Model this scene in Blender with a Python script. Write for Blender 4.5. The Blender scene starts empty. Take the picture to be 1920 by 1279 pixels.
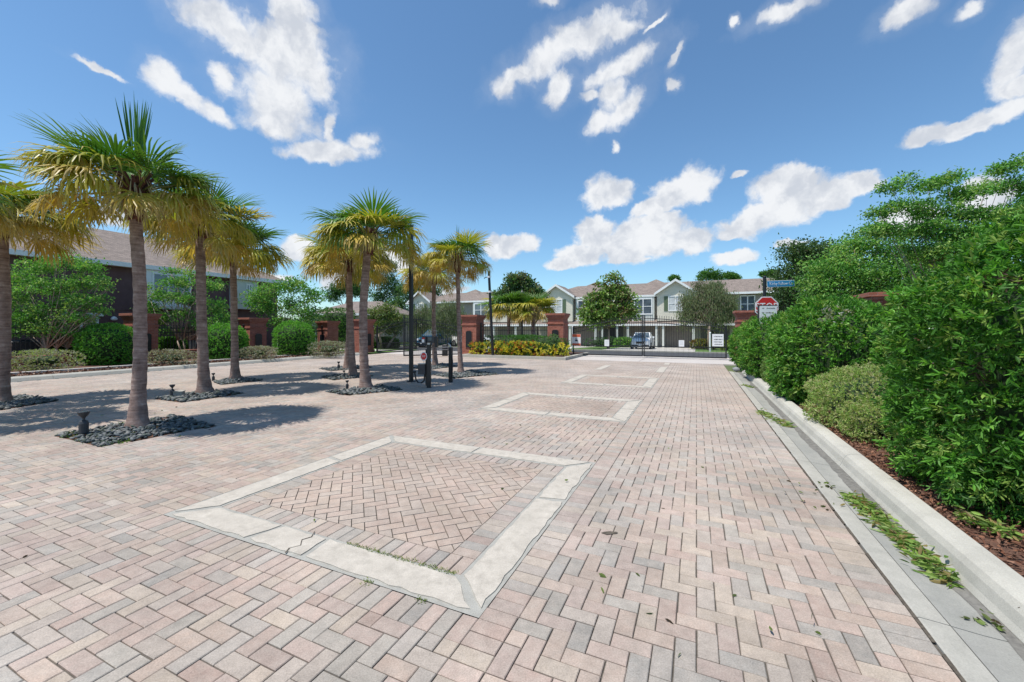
import bpy, math, random
import numpy as np
from mathutils import Vector, Matrix, Euler
R = math.radians
rng = np.random.default_rng(7)
random.seed(7)
C = bpy.context.scene.collection
scene = bpy.context.scene

# ------------------------------------------------------------------ camera
F, HY, H = 770.0, 617.0, 1.6
cam_d = bpy.data.cameras.new('camera'); cam = bpy.data.objects.new('camera', cam_d); C.objects.link(cam)
cam.location = (0, 0, H); cam.rotation_euler = (R(90), 0, 0)
cam_d.sensor_width = 36; cam_d.lens = F / 1920 * 36
cam_d.shift_y = (HY - 639.5) / 1920
cam_d.clip_start = .05; cam_d.clip_end = 3000
scene.camera = cam

TH = math.atan(346 / 770); S_, C_ = math.sin(TH), math.cos(TH)
def W(u, v, z=0): return (S_ * u + C_ * v, C_ * u - S_ * v, z)
def UV(x, y): return (S_ * x + C_ * y, C_ * x - S_ * y)
def G(px, py, z=0):
    k = (H - z) / (py - HY); return ((px - 960) * k, F * k, z)
def GUV(px, py): p = G(px, py); return UV(p[0], p[1])
def at(px, py, Y): return ((px - 960) * Y / F, Y, H + (HY - py) * Y / F)
def fv(px, U):
    k = (px - 960) / F; Y = U / (S_ * k + C_); return (C_ * k - S_) * Y
def zU(px, py, U):
    k = (px - 960) / F; Y = U / (S_ * k + C_); return H + (HY - py) * Y / F

# ------------------------------------------------------------------ light
SUN_EL, SAZ = 67.5, R(25)          # shadow falls towards +x, slightly +y
sd = Vector((math.cos(R(SUN_EL)) * math.cos(SAZ), math.cos(R(SUN_EL)) * math.sin(SAZ), -math.sin(R(SUN_EL))))
sl = bpy.data.lights.new('sun', 'SUN'); sl.energy = 4.6; sl.angle = R(.55); sl.color = (1, .955, .89)
so = bpy.data.objects.new('sun', sl); C.objects.link(so)
so.rotation_euler = sd.to_track_quat('-Z', 'Y').to_euler(); so.location = (-30, -10, 60)
scene.view_settings.view_transform = 'Standard'; scene.view_settings.look = 'None'
scene.view_settings.exposure = 0.25; scene.view_settings.gamma = 1

CLOUDS = [
 (395,35,52,40,0),(450,75,85,30,12),(545,20,45,34,0),(560,60,45,30,0),(520,105,82,50,15),(565,120,58,60,0),(520,190,85,58,0),(595,150,28,52,-15),(510,225,62,28,0),
 (308,148,34,24,25),(350,178,42,15,25),(418,142,20,24,0),(405,208,30,16,35),(440,90,20,12,20),
 (625,283,76,19,-6),(675,266,30,16,-18),(618,235,9,28,0),
 (185,128,46,6,10),
 (1095,72,92,30,-14),(1032,108,58,28,-20),(1165,52,34,20,0),(975,140,46,17,-22),(952,165,20,20,0),(1048,160,26,24,-45),(1160,128,66,22,-16),(1150,175,30,34,0),(1168,200,48,20,-30),(1122,230,22,18,-35),(1108,180,18,11,0),
 (1268,105,6,22,28),(1268,156,10,10,0),(1030,5,18,10,0),(1225,45,20,5,-30),(1150,270,6,9,0),
 (1480,16,60,15,-8),(1700,22,48,22,-15),(1818,18,22,12,0),(1375,40,6,9,30),
 (1137,364,46,30,0),(1282,352,62,34,-12),(1225,390,48,20,-14),(1392,325,16,8,0),
 (1478,352,68,38,0),(1445,400,92,32,-12),(1378,432,34,12,-8),(1545,365,58,32,-8),(1618,342,46,20,-8),
 (1200,452,112,36,0),(1122,436,34,34,0),(1225,430,62,28,0),(1296,455,46,28,0),(1085,478,50,20,0),(1055,495,40,12,0),(1180,487,40,5,0),
 (958,462,54,19,-10),(925,465,20,22,0),(1370,483,44,15,0),(1480,458,28,9,0),
 (1908,105,42,62,25),(1915,160,44,14,-10),(1732,256,42,17,-10),(1850,222,92,17,-18),(1775,245,60,10,-10),
 (1850,372,70,34,0),(1700,410,60,26,0),(560,468,30,22,0),(500,520,60,12,0),(630,525,34,20,0),(745,490,40,24,0),(690,470,40,30,0),(850,545,30,8,0),(240,410,60,24,0),
]
def build_world():
    w = bpy.data.worlds.new("World"); scene.world = w; w.use_nodes = True
    nt = w.node_tree; N = nt.nodes; L = nt.links
    for n in list(N): N.remove(n)
    out = N.new('ShaderNodeOutputWorld'); bg = N.new('ShaderNodeBackground')
    bg.inputs[1].default_value = .13
    L.new(bg.outputs[0], out.inputs[0])
    sky = N.new('ShaderNodeTexSky'); sky.sky_type = 'NISHITA'; sky.sun_disc = False
    sky.sun_elevation = R(SUN_EL)
    src = -sd; sky.sun_rotation = math.atan2(src.x, src.y)
    sky.air_density = 1.0; sky.dust_density = .35; sky.ozone_density = 3.0; sky.altitude = 0
    hs = N.new('ShaderNodeVectorMath'); hs.operation = 'MULTIPLY'; hs.inputs[1].default_value = (.80, 1.0, 1.06)
    L.new(sky.outputs[0], hs.inputs[0])
    def m(op, a, b=None, c=None):
        n = N.new('ShaderNodeMath'); n.operation = op
        for i, s in enumerate((a, b, c)):
            if s is None: continue
            if isinstance(s, (int, float)): n.inputs[i].default_value = s
            else: L.new(s, n.inputs[i])
        return n.outputs[0]
    tc = N.new('ShaderNodeTexCoord'); sx = N.new('ShaderNodeSeparateXYZ'); L.new(tc.outputs['Generated'], sx.inputs[0])
    X, Y, Z = sx.outputs
    az = m('ARCTAN2', X, Y); hyp = m('SQRT', m('ADD', m('MULTIPLY', X, X), m('MULTIPLY', Y, Y))); el = m('ARCTAN2', Z, hyp)
    cb = N.new('ShaderNodeCombineXYZ'); L.new(az, cb.inputs[0]); L.new(el, cb.inputs[1])
    def noise(vec, sc, det, rough=.55, dim='3D'):
        n = N.new('ShaderNodeTexNoise'); n.inputs['Scale'].default_value = sc; n.inputs['Detail'].default_value = det
        n.inputs['Roughness'].default_value = rough; L.new(vec, n.inputs['Vector']); return n
    def vm(op, a, b=None, s=None):
        n = N.new('ShaderNodeVectorMath'); n.operation = op
        for i, q in enumerate((a, b)):
            if q is None: continue
            if isinstance(q, tuple): n.inputs[i].default_value = q
            else: L.new(q, n.inputs[i])
        if s is not None: n.inputs['Scale'].default_value = s
        return n.outputs[1] if op == 'LENGTH' else n.outputs[0]
    n1 = noise(cb.outputs[0], 9, 4, .6); n2 = noise(cb.outputs[0], 32, 6, .65)
    d1 = vm('SCALE', vm('SUBTRACT', n1.outputs['Color'], (.5, .5, .5)), s=.045)
    d2 = vm('SCALE', vm('SUBTRACT', n2.outputs['Color'], (.5, .5, .5)), s=.022)
    p = vm('ADD', vm('ADD', cb.outputs[0], d1), d2)
    def elr(a, b, c, d):
        n = N.new('ShaderNodeMapRange'); n.interpolation_type = 'SMOOTHSTEP'; L.new(el, n.inputs[0])
        for i, q in enumerate((a, b, c, d)): n.inputs[i + 1].default_value = q
        return n.outputs[0]
    def field_at(p, blobs):
        fld = None
        for (cx, cy, rx, ry, rot) in blobs:
            x = (cx - 960) / F; z = (HY - cy) / F
            a0 = math.atan(x); e0 = math.atan(z / math.sqrt(1 + x * x))
            ja = 1 / (1 + x * x); q = 1 + x * x; je = math.sqrt(q) / (q + z * z)
            mp = N.new('ShaderNodeMapping'); mp.vector_type = 'TEXTURE'
            L.new(p, mp.inputs[0])
            mp.inputs['Location'].default_value = (a0, e0, 0)
            mp.inputs['Rotation'].default_value = (0, 0, R(-rot))
            mp.inputs['Scale'].default_value = (rx / F * ja * (.97 if cy > 300 else 1.03), ry / F * je * (1.0 if cy > 300 else 1.07), 1e3)
            ln = vm('LENGTH', mp.outputs[0])
            fld = ln if fld is None else m('SMOOTH_MIN', fld, ln, .16)
        n3 = noise(p, 15, 6, .6)
        return m('ADD', fld, m('MULTIPLY', m('SUBTRACT', n3.outputs[0], .5), elr(.28, .45, 1.5, 2.1))), fld
    f2, f0 = field_at(p, CLOUDS)
    na = noise(p, 9, 5, .6); nb = noise(vm('ADD', p, (0, .03, 0)), 9, 5, .6)
    mr = N.new('ShaderNodeMapRange'); mr.interpolation_type = 'SMOOTHSTEP'; L.new(f2, mr.inputs[0])
    L.new(elr(.28, .45, 1.22, 1.42), mr.inputs[1]); L.new(elr(.28, .45, .8, .5), mr.inputs[2]); mr.inputs[3].default_value = 0; mr.inputs[4].default_value = .97
    mh = N.new('ShaderNodeMapRange'); mh.interpolation_type = 'SMOOTHSTEP'; L.new(f2, mh.inputs[0]); mh.inputs[1].default_value = 2.3; mh.inputs[2].default_value = .9; mh.inputs[3].default_value = 0; mh.inputs[4].default_value = .26
    dens = m('MAXIMUM', mr.outputs[0], m('MULTIPLY', mh.outputs[0], elr(.35, .6, 0, .6)))
    n4 = noise(cb.outputs[0], 7, 4, .6)
    lit = m('ADD', m('MULTIPLY', m('SUBTRACT', nb.outputs[0], na.outputs[0]), 3.2), m('MULTIPLY', m('SUBTRACT', n4.outputs[0], .5), 1.2))
    br = N.new('ShaderNodeMapRange'); br.interpolation_type = 'SMOOTHSTEP'; L.new(lit, br.inputs[0]); br.inputs[1].default_value = -.55; br.inputs[2].default_value = .35
    mixc = N.new('ShaderNodeMix'); mixc.data_type = 'RGBA'; L.new(br.outputs[0], mixc.inputs[0])
    mixc.inputs[6].default_value = (4.1, 4.35, 4.8, 1); mixc.inputs[7].default_value = (5.9, 6.0, 6.15, 1)
    mx = N.new('ShaderNodeMix'); mx.data_type = 'RGBA'; L.new(dens, mx.inputs[0]); L.new(hs.outputs[0], mx.inputs[6]); L.new(mixc.outputs[2], mx.inputs[7])
    L.new(mx.outputs[2], bg.inputs[0])
build_world()

# ------------------------------------------------------------------ materials
def newmat(name):
    m = bpy.data.materials.new(name); m.use_nodes = True
    nt = m.node_tree; return m, nt, nt.nodes, nt.links, nt.nodes['Principled BSDF']
def pmat(name, c1, c2=None, scale=5, rough=.8, bump=0, bscale=None, metal=0, detail=6, coord='Object', c3=None, spec=.5):
    m, nt, N, L, b = newmat(name)
    b.inputs['Roughness'].default_value = rough; b.inputs['Metallic'].default_value = metal
    b.inputs['Specular IOR Level'].default_value = spec
    b.inputs['Base Color'].default_value = (*c1, 1)
    if c2 or bump:
        tc = N.new('ShaderNodeTexCoord')
    if c2:
        n = N.new('ShaderNodeTexNoise'); n.inputs['Scale'].default_value = scale; n.inputs['Detail'].default_value = detail; n.inputs['Roughness'].default_value = .65
        L.new(tc.outputs[coord], n.inputs['Vector'])
        r = N.new('ShaderNodeValToRGB'); r.color_ramp.elements[0].position = .32; r.color_ramp.elements[1].position = .68
        r.color_ramp.elements[0].color = (*c1, 1); r.color_ramp.elements[1].color = (*c2, 1)
        if c3:
            e = r.color_ramp.elements.new(.5); e.color = (*c3, 1)
        L.new(n.outputs[0], r.inputs[0]); L.new(r.outputs[0], b.inputs['Base Color'])
    if bump:
        n2 = N.new('ShaderNodeTexNoise'); n2.inputs['Scale'].default_value = bscale or scale * 4; n2.inputs['Detail'].default_value = 5
        L.new(tc.outputs[coord], n2.inputs['Vector'])
        bp = N.new('ShaderNodeBump'); bp.inputs['Strength'].default_value = bump; bp.inputs['Distance'].default_value = .02
        L.new(n2.outputs[0], bp.inputs['Height']); L.new(bp.outputs[0], b.inputs['Normal'])
    return m
def leafmat(name, trans=.36, rough=.5, spec=.3):
    m, nt, N, L, b = newmat(name)
    a = N.new('ShaderNodeAttribute'); a.attribute_name = 'col'
    L.new(a.outputs['Color'], b.inputs['Base Color']); b.inputs['Roughness'].default_value = rough; b.inputs['Specular IOR Level'].default_value = spec
    t = N.new('ShaderNodeBsdfTranslucent'); mc = N.new('ShaderNodeMix'); mc.data_type = 'RGBA'; mc.blend_type = 'MULTIPLY'; mc.inputs[0].default_value = 1
    L.new(a.outputs['Color'], mc.inputs[6]); mc.inputs[7].default_value = (1.25, 1.35, .6, 1); L.new(mc.outputs[2], t.inputs['Color'])
    mx = N.new('ShaderNodeMixShader'); mx.inputs[0].default_value = trans
    L.new(b.outputs[0], mx.inputs[1]); L.new(t.outputs[0], mx.inputs[2]); L.new(mx.outputs[0], N['Material Output'].inputs[0])
    return m
def pavermat():
    m, nt, N, L, b = newmat('paver_brick')
    a = N.new('ShaderNodeAttribute'); a.attribute_name = 'col'
    tc = N.new('ShaderNodeTexCoord')
    def nz(sc, det, r=.6):
        n = N.new('ShaderNodeTexNoise'); n.inputs['Scale'].default_value = sc; n.inputs['Detail'].default_value = det; n.inputs['Roughness'].default_value = r
        L.new(tc.outputs['Object'], n.inputs['Vector']); return n.outputs[0]
    def mr(x, a0, a1, b0, b1):
        n = N.new('ShaderNodeMapRange'); L.new(x, n.inputs[0])
        for i, q in enumerate((a0, a1, b0, b1)): n.inputs[i + 1].default_value = q
        return n.outputs[0]
    def mul(c, f):
        n = N.new('ShaderNodeVectorMath'); n.operation = 'SCALE'; L.new(c, n.inputs[0]); L.new(f, n.inputs['Scale']); return n.outputs[0]
    sp = nz(120, 4, .85); st = nz(.9, 5, .6); md = nz(14, 4)
    tint = N.new('ShaderNodeMix'); tint.data_type = 'RGBA'; L.new(mr(nz(9, 6, .75), .42, .62, 0, .45), tint.inputs[0]); L.new(a.outputs['Color'], tint.inputs[6]); tint.inputs[7].default_value = (.39, .335, .285, 1)
    spots = mr(nz(2.3, 9, .8), .66, .74, 1, .72)
    c = mul(mul(mul(mul(tint.outputs[2], spots), mr(sp, .3, .7, .68, 1.28)), mr(st, .3, .7, .78, 1.13)), mr(md, .3, .7, .86, 1.1))
    L.new(c, b.inputs['Base Color']); b.inputs['Roughness'].default_value = .88; b.inputs['Specular IOR Level'].default_value = .3
    bp = N.new('ShaderNodeBump'); bp.inputs['Strength'].default_value = .35; bp.inputs['Distance'].default_value = .004
    L.new(sp, bp.inputs['Height']); L.new(bp.outputs[0], b.inputs['Normal'])
    return m
def brickmat():
    m, nt, N, L, b = newmat('red_brick')
    uv = N.new('ShaderNodeUVMap'); br = N.new('ShaderNodeTexBrick'); L.new(uv.outputs[0], br.inputs['Vector'])
    br.inputs['Color1'].default_value = (.27, .08, .05, 1); br.inputs['Color2'].default_value = (.38, .13, .085, 1); br.inputs['Mortar'].default_value = (.30, .17, .14, 1)
    br.inputs['Scale'].default_value = 1; br.inputs['Brick Width'].default_value = .22; br.inputs['Row Height'].default_value = .075; br.inputs['Mortar Size'].default_value = .007
    n = N.new('ShaderNodeTexNoise'); n.inputs['Scale'].default_value = 4; n.inputs['Detail'].default_value = 5; L.new(uv.outputs[0], n.inputs['Vector'])
    mr = N.new('ShaderNodeMapRange'); L.new(n.outputs[0], mr.inputs[0]); mr.inputs[3].default_value = .65; mr.inputs[4].default_value = 1.3
    s = N.new('ShaderNodeVectorMath'); s.operation = 'SCALE'; L.new(br.outputs[0], s.inputs[0]); L.new(mr.outputs[0], s.inputs['Scale'])
    L.new(s.outputs[0], b.inputs['Base Color']); b.inputs['Roughness'].default_value = .9
    bp = N.new('ShaderNodeBump'); bp.inputs['Strength'].default_value = .6; bp.inputs['Distance'].default_value = .008; bp.invert = True
    L.new(br.outputs['Fac'], bp.inputs['Height']); L.new(bp.outputs[0], b.inputs['Normal'])
    return m
def shinglemat(name, c1, c2):
    m, nt, N, L, b = newmat(name)
    uv = N.new('ShaderNodeUVMap'); br = N.new('ShaderNodeTexBrick'); L.new(uv.outputs[0], br.inputs['Vector'])
    br.inputs['Color1'].default_value = (*c1, 1); br.inputs['Color2'].default_value = (*c2, 1); br.inputs['Mortar'].default_value = (c1[0] * .6, c1[1] * .6, c1[2] * .6, 1)
    br.inputs['Scale'].default_value = 1; br.inputs['Brick Width'].default_value = .3; br.inputs['Row Height'].default_value = .14; br.inputs['Mortar Size'].default_value = .006
    n = N.new('ShaderNodeTexNoise'); n.inputs['Scale'].default_value = 6; n.inputs['Detail'].default_value = 8; n.inputs['Roughness'].default_value = .8; L.new(uv.outputs[0], n.inputs['Vector'])
    mr = N.new('ShaderNodeMapRange'); L.new(n.outputs[0], mr.inputs[0]); mr.inputs[1].default_value = .3; mr.inputs[2].default_value = .7; mr.inputs[3].default_value = .7; mr.inputs[4].default_value = 1.3
    s = N.new('ShaderNodeVectorMath'); s.operation = 'SCALE'; L.new(br.outputs[0], s.inputs[0]); L.new(mr.outputs[0], s.inputs['Scale'])
    L.new(s.outputs[0], b.inputs['Base Color']); b.inputs['Roughness'].default_value = .95
    return m
def concmat(name, c1, c2, stain=(.2, .19, .17), sc=3):
    m, nt, N, L, b = newmat(name)
    tc = N.new('ShaderNodeTexCoord')
    def nz(s, d, r=.6):
        n = N.new('ShaderNodeTexNoise'); n.inputs['Scale'].default_value = s; n.inputs['Detail'].default_value = d; n.inputs['Roughness'].default_value = r
        L.new(tc.outputs['Object'], n.inputs['Vector']); return n.outputs[0]
    r = N.new('ShaderNodeValToRGB'); r.color_ramp.elements[0].position = .3; r.color_ramp.elements[1].position = .7
    r.color_ramp.elements[0].color = (*c1, 1); r.color_ramp.elements[1].color = (*c2, 1); L.new(nz(sc, 7, .7), r.inputs[0])
    k = N.new('ShaderNodeMapRange'); L.new(nz(sc * .5, 6, .75), k.inputs[0]); k.inputs[1].default_value = .55; k.inputs[2].default_value = .75; k.inputs[4].default_value = .7
    mx = N.new('ShaderNodeMix'); mx.data_type = 'RGBA'; L.new(k.outputs[0], mx.inputs[0]); L.new(r.outputs[0], mx.inputs[6]); mx.inputs[7].default_value = (*stain, 1)
    sp = nz(120, 3, .8); q = N.new('ShaderNodeMapRange'); L.new(sp, q.inputs[0]); q.inputs[1].default_value = .3; q.inputs[2].default_value = .7; q.inputs[3].default_value = .85; q.inputs[4].default_value = 1.12
    s = N.new('ShaderNodeVectorMath'); s.operation = 'SCALE'; L.new(mx.outputs[2], s.inputs[0]); L.new(q.outputs[0], s.inputs['Scale'])
    L.new(s.outputs[0], b.inputs['Base Color']); b.inputs['Roughness'].default_value = .9
    bp = N.new('ShaderNodeBump'); bp.inputs['Strength'].default_value = .4; bp.inputs['Distance'].default_value = .005; L.new(sp, bp.inputs['Height']); L.new(bp.outputs[0], b.inputs['Normal'])
    return m
def trunkmat():
    m, nt, N, L, b = newmat('palm_trunk')
    tc = N.new('ShaderNodeTexCoord'); mp = N.new('ShaderNodeMapping'); mp.inputs['Scale'].default_value = (1, 1, 9); L.new(tc.outputs['Object'], mp.inputs[0])
    def nz(v, s, d, r=.65):
        n = N.new('ShaderNodeTexNoise'); n.inputs['Scale'].default_value = s; n.inputs['Detail'].default_value = d; n.inputs['Roughness'].default_value = r; L.new(v, n.inputs['Vector']); return n.outputs[0]
    n1 = nz(mp.outputs[0], 2.6, 6); n2 = nz(tc.outputs['Object'], 7, 7, .75)
    ad = N.new('ShaderNodeMath'); ad.operation = 'ADD'; L.new(n1, ad.inputs[0]); L.new(n2, ad.inputs[1])
    hf = N.new('ShaderNodeMath'); hf.operation = 'MULTIPLY'; L.new(ad.outputs[0], hf.inputs[0]); hf.inputs[1].default_value = .5
    r = N.new('ShaderNodeValToRGB'); e = r.color_ramp.elements; e[0].position = .36; e[0].color = (.11, .065, .052, 1); e[1].position = .64; e[1].color = (.46, .36, .31, 1)
    q = e.new(.46); q.color = (.22, .145, .12, 1); q = e.new(.55); q.color = (.30, .21, .18, 1)
    L.new(hf.outputs[0], r.inputs[0]); L.new(r.outputs[0], b.inputs['Base Color']); b.inputs['Roughness'].default_value = .95
    bp = N.new('ShaderNodeBump'); bp.inputs['Strength'].default_value = .9; bp.inputs['Distance'].default_value = .02; L.new(hf.outputs[0], bp.inputs['Height']); L.new(bp.outputs[0], b.inputs['Normal'])
    return m
M = dict(
 paver=pavermat(), brick=brickmat(), leaf=leafmat('leaf'), palmleaf=leafmat('palm_leaf', .28, .4), stone=leafmat('pebble', 0, .7),
 sand=pmat('joint_sand', (.06, .052, .043), (.13, .115, .095), 20, .95),
 band=concmat('white_concrete', (.35, .315, .265), (.53, .48, .41), (.22, .195, .16), 9),
 mortar=concmat('grey_mortar', (.27, .26, .23), (.38, .37, .33), (.16, .15, .14), 9),
 kerb=concmat('kerb_concrete', (.36, .345, .30), (.50, .48, .42), (.22, .21, .185), 2.2),
 edge=concmat('edge_concrete', (.29, .28, .245), (.43, .41, .36), (.17, .165, .145), 3.5),
    gutter=concmat('gutter_concrete', (.22, .22, .20), (.35, .34, .305), (.14, .14, .13), 1.6),
 strip=concmat('strip_concrete', (.42, .38, .35), (.52, .48, .44), (.3, .27, .25), 1.2),
 drive=concmat('driveway_concrete', (.50, .47, .42), (.6, .57, .52), (.4, .37, .33), .8),
 asphalt=pmat('asphalt', (.055, .058, .066), (.085, .088, .095), 4, .9, .3, 60),
 silt=pmat('gutter_silt', (.10, .095, .085), (.2, .19, .17), 25, .9),
 soil=pmat('dark_soil', (.05, .04, .03), (.12, .10, .075), 40, .95),
 mulch=pmat('mulch_soil', (.05, .025, .016), (.17, .085, .055), 30, .95, .8, 40),
 chip=leafmat('bark_chip', 0, .9),
 grass=pmat('lawn', (.07, .14, .025), (.14, .25, .05), 12, .9, .7, 60),
 land=pmat('land', (.07, .11, .035), (.12, .14, .06), .3, .95),
 trunk=trunkmat(),
 boots=pmat('leaf_boots', (.06, .022, .016), (.18, .07, .045), 14, .9, .8, 30),
 bark=pmat('bark', (.16, .12, .09), (.32, .25, .19), 12, .9, .6),
 palebark=pmat('pale_bark', (.28, .2, .15), (.42, .33, .26), 8, .85, .4),
 twig=pmat('twig', (.17, .12, .09), (.3, .23, .18), 20, .9),
 core=pmat('hedge_inner_shade', (.012, .03, .008), (.03, .06, .015), 12, .9),  # dark green puts the shade inside the bushes into the colour
 black=pmat('black_metal', (.012, .012, .015), rough=.4, spec=.5),
 charcoal=pmat('charcoal_plastic', (.03, .032, .038), (.045, .047, .052), 9, .55),
 silver=pmat('brushed_metal', (.5, .5, .52), rough=.35, metal=.8),
 white=pmat('white_paint', (.72, .73, .72), (.8, .8, .79), 3, .6),
 offwhite=pmat('offwhite_siding', (.55, .57, .53), (.62, .64, .6), 2, .75),
 sage=pmat('sage_siding', (.58, .55, .45), (.66, .62, .52), 2, .75),
 taupe=pmat('taupe_stucco', (.25, .235, .20), (.32, .30, .26), 3, .85, .2),
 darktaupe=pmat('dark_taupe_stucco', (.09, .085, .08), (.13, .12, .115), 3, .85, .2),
 plum=pmat('plum_stucco', (.11, .060, .062), (.145, .085, .085), 2.5, .85, .35, 40),
 garage=pmat('garage_door_paint', (.16, .14, .12), (.20, .175, .15), 2, .6),
 shutter=pmat('shutter_green', (.09, .13, .07), rough=.6),
 shingle=shinglemat('shingle', (.165, .132, .112), (.25, .20, .17)),
 glass=pmat('window_glass', (.05, .07, .09), (.14, .17, .2), 1.2, .06, spec=1.0),
 curtain=pmat('curtain', (.45, .47, .48), (.6, .62, .62), 3, .8),
 red=pmat('sign_red', (.55, .02, .02), rough=.4),
 blue=pmat('sign_blue', (.03, .30, .62), rough=.4),
 signwhite=pmat('sign_white', (.78, .78, .78), rough=.45),
 orange=pmat('sign_orange', (.62, .13, .06), rough=.5),
 ink=pmat('ink', (.03, .03, .035), rough=.6),
 pinksign=pmat('faded_red', (.5, .14, .16), rough=.5),
 rubber=pmat('rubber', (.02, .02, .02), rough=.85),
 headlamp=pmat('headlamp', (.7, .72, .75), rough=.1, spec=1),
 carwhite=pmat('white_car_paint', (.82, .82, .82), rough=.22, spec=.8),
 carblue=pmat('blue_car_paint', (.02, .09, .17), rough=.22, spec=.8),
 carglass=pmat('car_glass', (.10, .13, .15), rough=.05, spec=1),
 amber=pmat('amber_lens', (.6, .2, .03), rough=.2),
)

# ------------------------------------------------------------------ mesh helpers
def link(o, parent=None):
    C.objects.link(o)
    if parent is not None: o.parent = parent
    return o
def tag(o, label=None, cat=None, group=None, kind=None):
    if label: o['label'] = label
    if cat: o['category'] = cat
    if group: o['group'] = group
    if kind: o['kind'] = kind
    return o
def thing(name, label, cat, loc=(0, 0, 0), rz=0, group=None):
    o = bpy.data.objects.new(name, None); o.empty_display_size = .2
    C.objects.link(o); o.location = loc; o.rotation_euler = (0, 0, rz)
    return tag(o, label, cat, group)
ROT = -TH      # local x = v, local y = u

def arrmesh(name, V, polys, mats, col=None, mi=None, smooth=False):
    """V (n,3); polys list of (m,k) index arrays"""
    me = bpy.data.meshes.new(name)
    V = np.asarray(V, np.float32).reshape(-1, 3)
    me.vertices.add(len(V)); me.vertices.foreach_set('co', V.ravel())
    loops = np.concatenate([np.asarray(p, np.int32).ravel() for p in polys])
    sizes = np.concatenate([np.full(len(p), np.asarray(p).shape[1], np.int32) for p in polys])
    starts = np.concatenate([[0], np.cumsum(sizes)[:-1]]).astype(np.int32)
    me.loops.add(len(loops)); me.loops.foreach_set('vertex_index', loops)
    me.polygons.add(len(sizes)); me.polygons.foreach_set('loop_start', starts); me.polygons.foreach_set('loop_total', sizes)
    for m_ in (mats if isinstance(mats, (list, tuple)) else [mats]): me.materials.append(m_)
    if mi is not None: me.polygons.foreach_set('material_index', np.asarray(mi, np.int32))
    me.polygons.foreach_set('use_smooth', np.full(len(sizes), smooth, bool))
    me.update(calc_edges=True)
    if col is not None:
        a = me.color_attributes.new('col', 'FLOAT_COLOR', 'POINT')
        c = np.ones((len(V), 4), np.float32); c[:, :3] = col; a.data.foreach_set('color', c.ravel())
    me.validate(verbose=False)
    return me

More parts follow.
